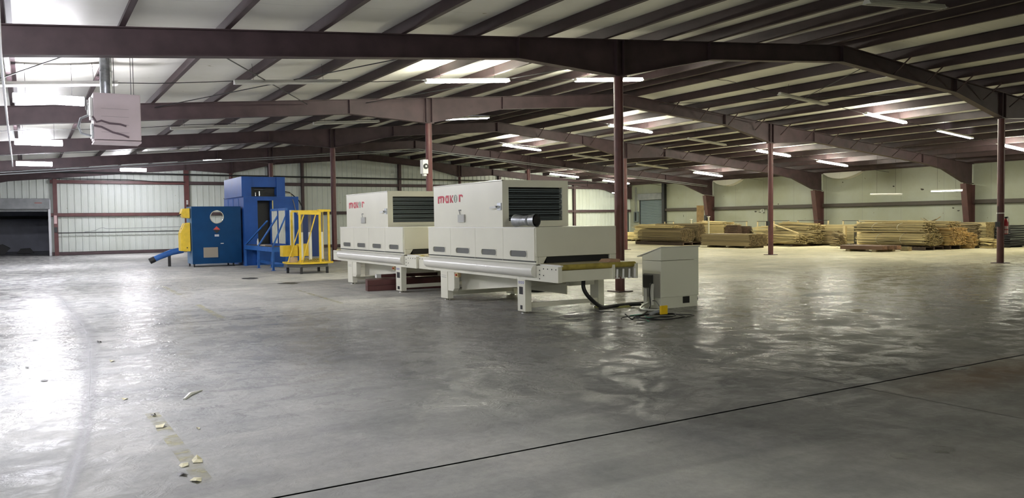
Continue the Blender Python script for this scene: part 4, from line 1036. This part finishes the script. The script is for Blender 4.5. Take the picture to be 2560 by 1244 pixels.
def yellow_stand():
    T = thing('roller_stand', (7.7, 25.3, 0), 'yellow roller stand on black legs beside the blue bench', 'roller stand')
    b = MB().prism([(6.98, 25.3), (7.32, 24.78), (8.12, 24.74), (8.42, 25.0), (8.42, 26.0), (7.05, 26.0)], 'Z', .31, .36); b.build('base_plate', M_yellow, T)
    lg = MB()
    for x, y in ((7.33, 24.85), (7.12, 25.65), (8.16, 24.85), (8.2, 25.85)):
        MB().box(x-.035, x+.035, y-.035, y+.035, 0, .22).build('leg', M_dark, T)
    MB().prism([(7.02, 25.32), (7.34, 24.82), (8.18, 24.8), (8.28, 25.9), (7.06, 25.9)], 'Z', .2, .31).build('black_frame', mat('grey_black_steel', (.07, .07, .065), .5), T)
    for x, y in ((7.35, 25.0), (7.98, 24.95), (8.37, 25.25), (8.37, 25.9), (7.35, 25.9)):
        MB().box(x-.03, x+.03, y-.03, y+.03, .36, 1.96).build('post', M_yellow, T)
    MB().bar((7.31, 25.0, 1.93), (8.02, 24.95, 1.91), .08, .10).build('top_beam', M_yellow, T)
    MB().bar((7.94, 24.95, 2.0), (8.41, 25.25, 2.0), .08, .07).build('top_beam', M_yellow, T)
    MB().bar((7.35, 25.9, 1.99), (8.41, 25.9, 1.99), .08, .07).build('top_beam', M_yellow, T)
    MB().bar((7.50, 25.0, 1.90), (7.02, 25.25, .37), .026, .03).build('brace', M_yellow, T)
    MB().bar((7.86, 24.96, 1.88), (7.38, 24.9, .37), .026, .03).build('brace', M_yellow, T)
    for x in (7.50, 7.78, 8.16):
        r = MB().tube([(x, 25.35, .42), (x, 25.35, 1.31)], .055, 14).build('white_roller', mat('roller_white', (.68, .68, .64), .4), T, smooth=True)
        MB().tube([(x, 25.35, 1.31), (x, 25.35, 1.95)], .05, 14).build('roller_core', mat('roller_grey', (.16, .15, .15), .45), T, smooth=True)
    MB().box(7.06, 7.55, 25.95, 26.3, .52, .88).box(7.6, 7.95, 25.98, 26.3, .52, .92).build('side_tank', M_yellow, T)
    MB().box(7.10, 7.32, 25.2, 25.45, .362, .52).build('cardboard_box', mat('cardboard_tan', (.45, .33, .2), .8), T)
    s = MB()
    RR_ = random.Random(5)
    for k in range(9):
        x = 7.45+.08*k; s.tube([(x, 25.6, .38), (x+.06, 25.3+.1*RR_.random(), .46), (x+.12, 25.1, .38)], .012, 6)
    s.build('chain_heap', mat('greasy_yellow', (.35, .28, .05), .5), T)
yellow_stand()

# ------------------------------------------------------------------ timber storage
def strips(cx, y0, y1, z0, w, h, shape, seed, material_tints=(.1, .9), ny=1, sw=.05, sh=.022, jit=.06, messy=0.0, bow=0.0, n=None):
    R = random.Random(seed); m = MB()
    rows = max(2, int(h/sh)); L = y1-y0
    for r in range(rows):
        v = (r+.5)/rows; z = z0+h*v
        if shape == 'round':
            k = math.sqrt(max(0.02, 1-(2*v-1)**2)); k = min(1, k*1.15); ww = w*k
        elif shape == 'half': ww = w*math.sqrt(max(.05, 1-v*v*.92))
        elif shape == 'mound': ww = w*(1-.55*v)
        else: ww = w
        c = max(2, int(ww/sw)); hw = ww/2
        # only build the outer strips; the core is one dark block
        for i in range(c):
            outer = i < 2 or i >= c-1 or r < 1 or r >= rows-2
            x = cx-hw+ww*(i+.5)/c
            t = material_tints[0]+(material_tints[1]-material_tints[0])*R.random()
            a, b = y0+jit*L*.25*R.random()*(1 if outer else .8), y1-jit*L*.25*R.random()
            if not outer:
                m.box(x-sw*.46, x+sw*.46, a, a+.35, z-sh*.42, z+sh*.42, tint=t); continue
            if messy > 0 and R.random() < messy:
                dx, dz = (R.random()-.5)*.25, (R.random())*.14
                m.bar((x-dx, a-.1*R.random(), z+dz*.2), (x+dx*.6, b, z+dz), sw*.9, sh*.8, tint=t); continue
            ym = (a+b)/2; db = bow*(R.random()-.3)
            q = .62+.3*R.random(); m.bar((x, a, z), (x, ym, z+db), sw*.86, sh*q, tint=t); m.bar((x, ym, z+db), (x, b, z), sw*.86, sh*q, tint=t)
    m.box(cx-w*.30, cx+w*.34, y0+.3, y1-.2, z0+h*.12, z0+h*.8, tint=.0)
    return m
def bundle(name, material, lab, cx, y0, y1, z0, w, h, shape, seed, cat='wood bundle', grp='wood strip bundles', straps=0, **k):
    T = thing(name, (cx, (y0+y1)/2, z0), lab, cat, grp)
    strips(cx, y0, y1, z0, w, h, shape, seed, **k).build('strips', material, T)
    for j in range(straps):
        y = y0+(y1-y0)*(j+1)/(straps+1); q = .5 if shape == 'rect' else .53
        s = MB()
        if shape == 'rect':
            s.box(cx-w/2-.006, cx-w/2-.002, y-.015, y+.015, z0, z0+h).box(cx-w/2, cx+w/2, y-.015, y+.015, z0+h+.002, z0+h+.006)
        else:
            pts = [(cx+w*q*math.cos(a)*1.12, y, z0+h/2+h*q*math.sin(a)) for a in [2*PI*i/20 for i in range(21)]]
            s.tube(pts, .008, 5)
        s.build('strap', mat('clear_strap', (.5, .48, .38), .3), T)
    return T
def bearers(cx, w, ys, z0, h, lab, material=W_brown):
    one_lab = lab.replace('bearers', 'bearer')
    where = ['nearest the aisle', 'in the middle', 'at the far end'] if len(ys) == 3 else ['at the near end', 'at the far end']
    for y, wh in zip(sorted(ys), where):
        m = MB().box(cx-w/2, cx+w/2, y-.06, y+.06, z0, z0+h, tint=.4+.2*random.random())
        one(m, 'timber_bearer', material, one_lab+', '+wh, 'bearer', (cx, y, z0), lab)
def pallet(cx, y0, y1, w, lab, h=.15, material=W_dark):
    T = thing('wood_pallet', (cx, (y0+y1)/2, 0), lab, 'pallet', 'wooden pallets')
    d = MB(); n = max(4, int((y1-y0)/.17))
    for k in range(n):
        y = y0+(y1-y0)*(k+.1)/n; d.box(cx-w/2, cx+w/2, y, y+(y1-y0)/n*.8, h-.022, h, tint=.3+.3*((k*7) % 3)/3)
    d.build('deck_boards', material, T)
    s = MB()
    for x in (cx-w/2+.05, cx, cx+w/2-.05): s.box(x-.04, x+.04, y0, y1, 0, h-.023, tint=.3)
    s.build('runners', material, T)
    return T
# A: big round bundle on a pallet
pallet(33.1, 34.2, 38.4, 1.5, 'dark pallet under the big round bundle', .17)
bundle('strip_bundle', W_brown, 'big round bundle of brown wood strips on a pallet above the console', 32.98, 34.4, 38.3, .18, 1.15, .80, 'round', 11, sw=.045, sh=.03, jit=.12, bow=.03)
bundle('strip_bundle', W_yellow, 'pale layer of loose strips lying on the big round bundle', 33.0, 35.1, 39.0, .99, .95, .14, 'rect', 12, sw=.06, jit=.5, messy=.35, bow=.04)
bundle('strip_bundle', W_brown, 'dark ended bundle crowning the big round bundle', 33.95, 34.3, 38.2, .18, .72, 1.08, 'round', 13, sw=.05, sh=.03, jit=.15)
bearers(35.4, 1.3, (38.9, 40.0, 41.2), 0, .19, 'bearers under the pale frayed strips')
bundle('strip_bundle', W_yellow, 'pale strips with frayed tips behind the big round bundle', 35.35, 38.6, 41.6, .2, 1.3, 1.0, 'half', 14, sw=.07, sh=.035, jit=.5, bow=.05)
bearers(37.3, 1.2, (42.8, 44.0, 45.5), 0, .11, 'bearers under the low pale bundle')
bundle('strip_bundle', W_yellow, 'low pale bundle lying behind the thick column before the green door', 37.3, 42.3, 46.0, .12, 1.3, .5, 'half', 15, sw=.08, sh=.035, jit=.3, bow=.03)
# B: low rectangular stack of brown boards
bearers(32.0, 1.3, (28.6, 29.8, 31.2), 0, .09, 'short bearers under the low rectangular board stack')
bundle('board_stack', W_brown, 'low rectangular stack of brown boards beside the console', 32.0, 28.25, 31.75, .1, 1.35, .62, 'rect', 21, 'board stack', 'stacks of boards', sw=.09, sh=.028, jit=.12)
bundle('offcut_heap', W_brown, 'small heap of curved offcuts between round bundle and low stack', 34.0, 32.3, 33.9, .02, .9, .5, 'mound', 22, 'offcuts', sw=.09, sh=.05, jit=1.2, messy=.9)
# C: yellow stack with stakes and two dark-ended bundles
bearers(36.5, 1.6, (34.6, 35.6, 36.8), 0, .12, 'bearers under the yellow staked stack')
bundle('board_stack', W_yellow, 'yellow board stack held by capped white stakes', 36.55, 34.25, 37.2, .13, 1.5, 1.02, 'rect', 23, 'board stack', 'stacks of boards', sw=.1, sh=.03, jit=.15, straps=1)
bundle('strip_bundle', W_dark, 'dark ended arched bundle at the near side of yellow stack', 36.0, 33.3, 34.2, .01, .74, 1.12, 'half', 24, sw=.06, sh=.03, jit=.1)
bundle('strip_bundle', W_dark, 'second dark ended arched bundle beside the other, behind low stack', 36.85, 33.25, 34.15, .01, .84, 1.05, 'half', 25, sw=.06, sh=.03, jit=.1)
bundle('strip_bundle', W_yellow, 'curly loose strips lying on top of yellow staked stack', 36.5, 34.3, 37.1, 1.16, 1.2, .14, 'mound', 26, sw=.09, jit=1.0, messy=.8, bow=.1)
def stake(x, y, z1, lab, cap=True, w=.07):
    T = thing('marker_stake', (x, y, 0), lab, 'stake', 'upright stakes')
    MB().box(x-w/2, x+w/2, y-w/2, y+w/2, 0, z1).build('shaft', M_warm if not cap else mat('cream_stake', (.62, .58, .42), .6), T)
    if cap: MB().box(x-.07, x+.07, y-.07, y+.07, z1, z1+.05).build('cap', M_paper, T, bevel=.015)
stake(35.0, 34.78, 1.62, 'tall pale stake with white cap at the yellow stack, under the wall column')
stake(34.95, 36.2, 1.47, 'shorter pale stake with white cap behind the big round bundle')
def rack(x, y0, y1, z, lab):
    T = thing('timber_rack', (x, (y0+y1)/2, 0), lab, 'rack', 'bar racks over the timber')
    for y in (y0, y1): MB().box(x-.03, x+.03, y-.03, y+.03, 0, z).build('upright', M_warm, T)
    MB().box(x-.02, x+.02, y0-.05, y1+.05, z, z+.03).build('crossbar', M_dark, T)
rack(39.5, 35.9, 37.0, 1.3, 'thin bar rack behind the curly strips on the yellow stack')
rack(39.5, 34.3, 35.0, 1.3, 'narrow thin bar rack just beside slender column')
rack(39.5, 32.6, 33.7, 1.33, 'thin bar rack over the jumbled wood past slender column')
rack(39.5, 29.8, 31.9, 1.33, 'wide thin bar rack under the middle wall column')
rack(39.5, 27.9, 28.8, 1.30, 'short thin bar rack between jumbled wood and neat stack')
rack(39.5, 42.7, 43.6, 1.33, 'thin bar rack just beside the rolling shutter')
# D: jumble
bundle('strip_bundle', W_yellow, 'long light strips behind slender column', 37.6, 30.25, 33.2, .01, 1.55, .98, 'rect', 31, sw=.08, sh=.03, jit=.5, messy=.25, bow=.06)
bundle('strip_bundle', W_tan, 'long jumbled bundle low down past slender column', 35.05, 27.9, 31.0, .11, 1.0, .52, 'round', 32, sw=.05, sh=.03, jit=.6, messy=.3, bow=.06)
bundle('strip_bundle', W_tan, 'sprawling bundle with splayed ends beside the neat stack', 36.2, 27.8, 31.5, .11, .95, .72, 'round', 33, sw=.05, sh=.03, jit=.5, messy=.4, bow=.08)
bundle('strip_bundle', W_brown, 'brown ended bundle at the foot of the jumbled heap', 37.2, 27.3, 30.1, .01, .8, .78, 'round', 34, sw=.05, sh=.03, jit=.4, messy=.2)
bundle('strip_bundle', W_tan, 'high loose strips topping the jumbled heap', 36.5, 28.0, 30.9, .86, 1.3, .34, 'mound', 35, sw=.07, sh=.03, jit=.8, messy=.6, bow=.1)
bundle('strip_bundle', W_brown, 'dark curled strips slumped at the jumbled heap end', 36.6, 26.7, 27.3, .01, .8, .62, 'mound', 36, sw=.08, sh=.04, jit=.8, messy=.8)
one(MB().bar((35.4, 30.4, 1.22), (35.35, 28.5, .68), .07, .05), 'loose_lath', M_warm, 'pale lath leaning across the jumbled heap', 'lath', (35.4, 29.5, .9))
bearers(35.6, 2.0, (28.4, 30.6), 0, .1, 'dark bearers under the jumbled heap', W_dark)
# F: neat stacks
bearers(38.4, 1.4, (27.0, 28.4, 29.6), 0, .1, 'bearers under the neat stack beside jumbled heap')
bundle('board_stack', W_tan, 'neat tan board stack between leaning stake and jumbled heap', 38.4, 26.65, 30.0, .11, 1.35, 1.0, 'rect', 41, 'board stack', 'stacks of boards', sw=.1, sh=.03, jit=.12)
bearers(38.3, 1.4, (23.9, 25.0, 26.0), 0, .1, 'bearers under the tall neat stack')
bundle('board_stack', W_tan, 'tall neat tan board stack with straps behind the heavy beams', 38.3, 23.6, 26.35, .11, 1.4, 1.14, 'rect', 42, 'board stack', 'stacks of boards', sw=.1, sh=.03, jit=.12, straps=2)
stake(37.3, 27.1, 1.05, 'pale stake leaning at the neat stack over the heavy beams', False, .14)
stake(37.3, 26.25, 1.25, 'brown wide stake next to the dark gap in the neat stacks', False, .16)
one(MB().box(37.42, 37.56, 26.48, 26.64, .0, 1.02), 'gap_shade_strip', mat('gap_shade_brown', (.035, .03, .02), .9), 'dark strip standing for the shade in the gap between the neat stacks', 'gap strip', (37.5, 26.5, 0))  # dark strip put in for the shade of the gap
# beams
def beam(cx, y0, y1, z, w, h, lab, mt):
    m = MB().box(cx-w/2, cx+w/2, y0, y1, z, z+h, tint=.5); o = one(m, 'timber_beam', mt, lab, 'timber beam', (cx, y0, z), 'heavy timber beams', bevel=.008)
for y, lab in ((21.45, 'small block under the near end of heavy beams'), (22.75, 'small block under the far end of heavy beams')):
    one(MB().box(31.5, 32.9, y-.1, y+.1, 0, .09), 'support_block', W_tan, lab, 'wood block', (32, y, 0))
MBEAM = wood_material('beam_red_brown', (.22, .12, .07))
beam(31.70, 21.05, 23.15, .095, .36, .17, 'outermost heavy brown beam of the low three on blocks', MBEAM)
beam(32.12, 21.0, 23.4, .095, .34, .17, 'middle heavy brown beam of the low three on blocks', MBEAM)
beam(32.56, 20.95, 23.3, .095, .32, .17, 'heavy beam with pinkish end, farthest of the low three', wood_material('beam_pink', (.34, .19, .12)))
one(MB().box(33.2, 33.5, 20.95, 21.3, .0, .19), 'wood_block', W_tan, 'square pale block beside the heavy beams', 'wood block', (33.3, 21, 0))
# E: big pile beside the taped column
pallet(34.8, 20.7, 22.6, 1.5, 'dark pallet showing under the long round bundle', .16)
pallet(36.5, 20.5, 22.4, 1.6, 'dark pallet showing under the orange-ended stack', .18)
bundle('strip_bundle', W_tan, 'long round bundle of tan strips low at the front of the big pile', 34.75, 20.6, 24.2, .17, 1.4, .62, 'round', 51, sw=.05, sh=.028, jit=.3, bow=.04, straps=2)
bundle('strip_bundle', W_tan, 'long tan strips layered over the low round bundle', 34.85, 20.8, 24.6, .80, 1.25, .44, 'mound', 52, sw=.07, sh=.03, jit=.35, messy=.25, bow=.05, straps=2)
bundle('board_stack', W_orange, 'orange-ended stack of rough boards at the near face of the pile', 36.2, 20.35, 23.5, .19, 1.3, .80, 'rect', 53, 'board stack', 'stacks of boards', sw=.085, sh=.045, jit=.16, messy=.12)
bundle('strip_bundle', W_orange, 'small orange-ended bundle next to the rough board stack', 37.25, 20.2, 23.4, .01, .68, .74, 'round', 54, sw=.07, sh=.04, jit=.3, messy=.2)
bundle('strip_bundle', W_tan, 'curled tan strips stacked on the orange-ended boards', 36.5, 20.7, 23.5, 1.01, 1.4, .26, 'mound', 55, sw=.09, sh=.03, jit=.35, messy=.45, bow=.1)
bearers(39.2, 1.2, (20.8, 22.8), 0, .11, 'bearers under the tall flat ended stack')
bundle('board_stack', W_tan, 'flat ended tall tan stack at the pile end beside the taped column', 39.2, 20.45, 23.4, .12, 1.2, 1.08, 'rect', 56, 'board stack', 'stacks of boards', sw=.09, sh=.03, jit=.04)
bundle('strip_bundle', W_brown, 'dark curled strips slumped between orange stack and tall end stack', 38.1, 20.5, 21.9, .01, .9, 1.10, 'mound', 57, sw=.09, sh=.04, jit=.6, messy=.7)
bundle('strip_bundle', W_yellow, 'few pale slats poking out near the tall end stack foot', 38.1, 19.75, 20.4, .01, .5, .42, 'rect', 58, sw=.1, sh=.06, jit=.5, messy=.4)
m = MB(); R = random.Random(9)
for k in range(9):
    p = Vector((36.5+.3*R.random(), 21.9+.3*R.random(), 1.26)); a = R.random()*PI
    m.bar(p, p+Vector((.15*math.cos(a), (R.random()-.5)*1.0, .05+.32*R.random())), .05, .02, tint=R.random())
one(m, 'twisted_bark', W_brown, 'twisted bark strips sticking up on top of the big pile', 'bark', (37, 22.2, 1.2))
# black crate stack behind the taped column, extinguisher, stick
T = thing('crate_stack', (39.9, 20.1, 0), 'dark slatted crate standing behind the taped column', 'crate')
m = MB()
for k in range(9): m.box(39.25, 40.5, 19.7, 20.4, .08+.11*k, .16+.11*k)
m.build('slats', M_dark, T)
m = MB()
for k in (2, 5, 6): m.box(39.26, 40.5, 19.69, 19.70, .165+.11*k, .185+.11*k)
m.build('pale_edge', M_grey, T)
MB().box(39.3, 39.4, 19.75, 20.35, 0, .08).box(40.35, 40.45, 19.75, 20.35, 0, .08).build('runners', M_dark, T)
T = thing('fire_extinguisher', (CR[1]+.2, FR[1]-.02, .9), 'red fire extinguisher with white labels hanging on the taped column', 'fire extinguisher')
ex, ey = CR[1]+.185, FR[1]-.06
MB().tube([(ex, ey, .93), (ex, ey, .95), (ex, ey, 1.32), (ex, ey, 1.40), (ex, ey, 1.44)], [.05, .075, .075, .05, .025], 16).build('cylinder', mat('extinguisher_red', (.45, .015, .03), .3), T, smooth=True)
MB().tube([(ex, ey, 1.10), (ex, ey, 1.20)], .077, 16).tube([(ex, ey, .96), (ex, ey, 1.07)], .077, 16).build('label_band', mat('label_pink_white', (.7, .5, .5), .5), T, smooth=True)
MB().box(ex-.02, ex+.02, ey-.06, ey+.02, 1.44, 1.50).build('valve', M_dark, T)
MB().tube([(ex+.0, ey-.03, 1.48), (ex+.05, ey-.05, 1.50), (ex+.075, ey-.06, 1.42), (ex+.08, ey-.05, 1.2)], .012, 8).build('hose', M_white, T, smooth=True)
MB().tube([(ex-.09, ey+.03, 1.35), (ex, ey+.04, 1.35)], .01, 6).build('hook', M_dark, T)
one(MB().bar((41.4, 19.7, 0), (41.7, 19.25, 1.0), .04, .07), 'leaning_stick', mat('dusty_pale_wood', (.45, .40, .28), .7), 'pale stick leaning against the white wall past the taped column', 'stick', (41.4, 19.7, 0))
# plywood board and small box by the fourth wall column
one(MB().box(40.1, 40.75, 40.95, 41.0, 0, 2.45), 'plywood_board', M_ply, 'brown plywood board standing against the wall column behind yellow stack', 'board', (40.8, 41.5, 0))
one(MB().box(41.12, 41.31, 41.08, 41.3, 1.35, 1.75), 'switch_box', M_dark, 'dark box fixed on the wall column above yellow stack', 'electrical box', (40.9, 40.8, 1.35))
# small bracket lamps on the wall
T = thing('coiled_hose', (41.5, 37.6, 1.9), 'pale coiled hose hanging on the white wall above yellow stack', 'hose coil')
MB().ring((XR-.16, 36.6, 2.0), (1,0,0), .10, .14, .04).build('coil', M_roller, T)
MB().box(XR-.14, XR-.0, 36.55, 36.65, 1.86, 1.9).build('bracket', M_dark, T)

# ------------------------------------------------------------------ far corner: shutter, green door, panel
T = thing('rolling_shutter', (XR, 47.7, 0), 'blue grey rolling shutter beside the green door', 'shutter')
m = MB(); n = 42
for k in range(n):
    z = 3.1*k/n; m.prism([(XR+.03, z), (XR+.005, z+.02), (XR+.005, z+.055), (XR+.03, z+3.1/n)], 'Y', 46.3, 49.1)
m.build('curtain', M_shutter, T)
MB().box(XR-.28, XR-.002, 46.32, 49.15, 3.05, 3.55).build('hood', M_grey, T, bevel=.02)
MB().box(XR-.05, XR+.0, 49.08, 49.16, 0, 3.05).build('guide_rail', M_dark, T)
dr = MB().box(XR-.05, XR-.002, 49.95, 50.28, 0, 2.2)
T = thing('door_leaf', (41.2, YG-.1, 0), 'green metal personnel door in the far corner', 'door')
MB().box(40.75, 41.55, YG-.12, YG-.05, 0, 2.2).build('leaf', M_door, T)
MB().box(40.68, 40.75, YG-.13, YG-.05, 0, 2.27).box(41.55, 41.62, YG-.13, YG-.05, 0, 2.27).box(40.68, 41.62, YG-.13, YG-.05, 2.2, 2.27).build('frame', M_dark, T)
MB().tube([(40.85, YG-.17, 1.0), (40.95, YG-.17, 1.0)], .02, 8).box(40.84, 40.9, YG-.15, YG-.12, .9, 1.1).build('handle', M_chrome, T)
T = thing('breaker_panel', (XR-.1, 49.5, 1.3), 'grey breaker panel on the wall between green door and shutter', 'electrical panel')
MB().box(XR-.16, XR-.002, 49.25, 49.75, 1.32, 2.15).build('enclosure', mat('panel_grey', (.15, .18, .18), .5), T, bevel=.01)
MB().box(XR-.165, XR-.16, 49.40, 49.6, 1.4, 2.08).build('door_panel', M_dark, T)
MB().tube([(XR-.08, 49.5, 2.15), (XR-.08, 49.5, 4.1)], .03, 8).tube([(XR-.08, 49.65, 2.15), (XR-.08, 49.65, 4.1)], .02, 8).build('conduit', M_grey, T)
# clamp lamp thing on top of oven behind the column
T = thing('clamp_bracket', (8.8, 13.4, 1.5), 'small black bracket standing on the nearer oven top behind louvres', 'bracket')
MB().box(8.72, 8.76, 13.5, 13.54, 1.487, 1.55).box(8.55, 8.9, 13.5, 13.54, 1.53, 1.56).build('arm', M_black, T)

# ------------------------------------------------------------------ things on the floor
def decal(pts, z, name, material, lab, cat, grp=None):
    m = MB(); n = len(pts)//2
    m._add([(x, y, z) for x, y in pts], [tuple(range(len(pts)))]); return one(m, name, material, lab, cat, (pts[0][0], pts[0][1], z), grp)
def ribbon(path, wd, z, name, material, lab, cat):
    m = MB(); vs = []; P = [Vector((*p, 0)) for p in path]
    for i, p in enumerate(P):
        d = (P[min(i+1, len(P)-1)]-P[max(i-1, 0)]).normalized(); s = Vector((-d.y, d.x, 0))*(wd[i] if isinstance(wd, list) else wd)/2
        vs += [p-s+Vector((0,0,z)), p+Vector((0,0,z)), p+s+Vector((0,0,z))]
    m._add(vs, [(3*i+q, 3*i+q+1, 3*i+q+4, 3*i+q+3) for i in range(len(P)-1) for q in (0, 1)])
    m.t = [(0 if (q % 3) != 1 else .75)*(0 if q < 3 or q >= len(vs)-3 else 1) for q in range(len(vs))]
    return one(m, name, material, lab, cat, tuple(P[0]+Vector((0,0,z))))
path = [(.49, 24.5), (.58, 20.5), (.66, 17), (.71, 13.6), (.67, 12), (.59, 10.75), (.52, 9.5), (.44, 8.3), (.31, 6.75), (.14, 5.4), (-.1, 4.2)]
ribbon(path, [.15, .22, .3, .34, .32, .26, .2, .18, .16, .14, .12], .0010, 'tyre_mark', D_skid, 'long curved grey tyre mark on the bright floor', 'tyre mark')
ribbon([(2.80, 14.15), (2.86, 16.9)], .12, .0012, 'painted_line', D_yel, 'faded yellow floor line just past the floor joint', 'floor line')
ribbon([(2.93, 19.4), (2.98, 22.5)], .12, .0012, 'painted_line', D_yel, 'faded yellow floor line farther toward the blue cabinet', 'floor line')
ribbon([(.90, 5.2), (.86, 7.4)], .11, .0012, 'painted_line', D_yel, 'worn yellow tape line among the peeled tape pieces', 'floor line')
ribbon([(5.3, 15.2), (5.5, 19.0)], .10, .0012, 'painted_line', D_yel, 'barely visible yellow line before the farther oven', 'floor line')
R = random.Random(21)
def flake(x, y, s, lab, material=D_tape, lift=.03):
    a = R.random()*PI; pts = []
    k = 5
    for i in range(k):
        t = 2*PI*i/k+a; q = s*(.6+.6*R.random()); pts.append(Vector((x+q*math.cos(t)*.8, y+q*math.sin(t)*1.3, .002+lift*R.random()*(1 if i % 2 else .2))))
    c = Vector((x, y, .004+lift*.3)); m = MB(); m._add([c]+pts, [(0, 1+i, 1+(i+1) % k) for i in range(k)])
    one(m, 'tape_flake', material, lab, 'tape flake', (x, y, 0), 'peeled tape flakes')
for x, y, s, lab in ((.86, 5.27, .05, 'largest peeled tape flake, lowest on the floor line'), (.80, 5.45, .035, 'dark edged tape flake just behind the largest one'), (.94, 5.72, .055, 'pale curled tape flake in the middle of the worn line'),
        (.84, 5.66, .045, 'pale tape flake beside the curled one'), (.86, 6.85, .055, 'lone cream tape flake before the worn line'), (.86, 7.28, .03, 'small dark tape flake past the lone cream one'),
        (.72, 8.13, .04, 'tape flake beside the faint line where it crosses the bright floor'), (.80, 10.5, .045, 'tiny white tape flake farther along the faint line'), (.80, 12.3, .05, 'dark tape flake near the floor joint'), (.05, 13.1, .05, 'dark flake on floor joint beside tyre mark'), (.1, 9.6, .045, 'dark curl on the bright reflecting floor'), (-.05, 10.6, .03, 'small dark crumb on the bright reflecting floor'), (1.1, 6.6, .02, 'tiny white crumb beside the lone tape flake')):
    flake(x, y, s, lab, M_dark if 'dark' in lab else D_tape)
one(MB().tube([(1.18, 7.78, .005), (1.26, 7.95, .012), (1.40, 8.12, .006)], [.012, .02, .004], 6), 'paper_curl', M_paper, 'thin white curled strip lying alone on the pale floor', 'paper curl', (1.2, 7.8, 0))
# stains and scuffs
def blob(x, y, rx, ry, name, material, lab, cat, seed):
    R = random.Random(seed); n = 16
    pts = [(x+rx*math.cos(2*PI*i/n)*(.7+.4*R.random()), y+ry*math.sin(2*PI*i/n)*(.7+.4*R.random())) for i in range(n)]
    return decal(pts, .0013, name, material, lab, cat)
blob(5.55, 24.0, .28, .45, 'oil_stain', D_oil, 'dark oil stain on floor before the yellow stand', 'stain', 1)
blob(5.95, 21.3, .3, .4, 'oil_stain', D_oil, 'second dark oil stain nearer the farther oven', 'stain', 2)
blob(4.95, 3.15, .10, .08, 'oil_stain', D_oil, 'small dark round smudge in the lower dark floor', 'stain', 3)
blob(5.30, 3.10, .12, .09, 'oil_stain', D_oil, 'second small dark smudge beside the first one', 'stain', 4)
blob(8.25, 4.62, .16, .06, 'oil_stain', D_oil, 'dark patch touching the wide floor joint', 'stain', 5)
blob(14.0, 10.6, .8, .3, 'oil_stain', D_oil, 'dark puddle stain on floor past the console', 'stain', 6)
for (a, b, w_, lab) in (((7.75, 8.72), (8.15, 8.62), .02, 'thin white scratch on the floor below the cable tangle'), ((7.78, 8.60), (7.98, 8.74), .018, 'short white scratch crossing the one below the tangle'),
        ((5.2, 10.0), (5.6, 9.55), .03, 'pale paint scuff on floor in front of the nearer oven'), ((5.25, 9.7), (5.75, 9.75), .02, 'second pale paint scuff on floor before the nearer oven'),
        ((6.3, 6.1), (6.6, 5.7), .05, 'pale crossing scuff before the wide floor joint'), ((6.6, 18.4), (7.0, 18.1), .05, 'pale scuff by the farther oven leg')):
    ribbon([a, b], w_, .0014, 'floor_scuff', D_scuff, lab, 'scuff')
for k, (x, y) in enumerate([(7.05, 14.9), (3.15, 8.4), (4.6, 9.0), (2.2, 4.8), (6.9, 7.1), (5.4, 6.8), (10.2, 13.0), (3.2, 12.0)]):
    pass
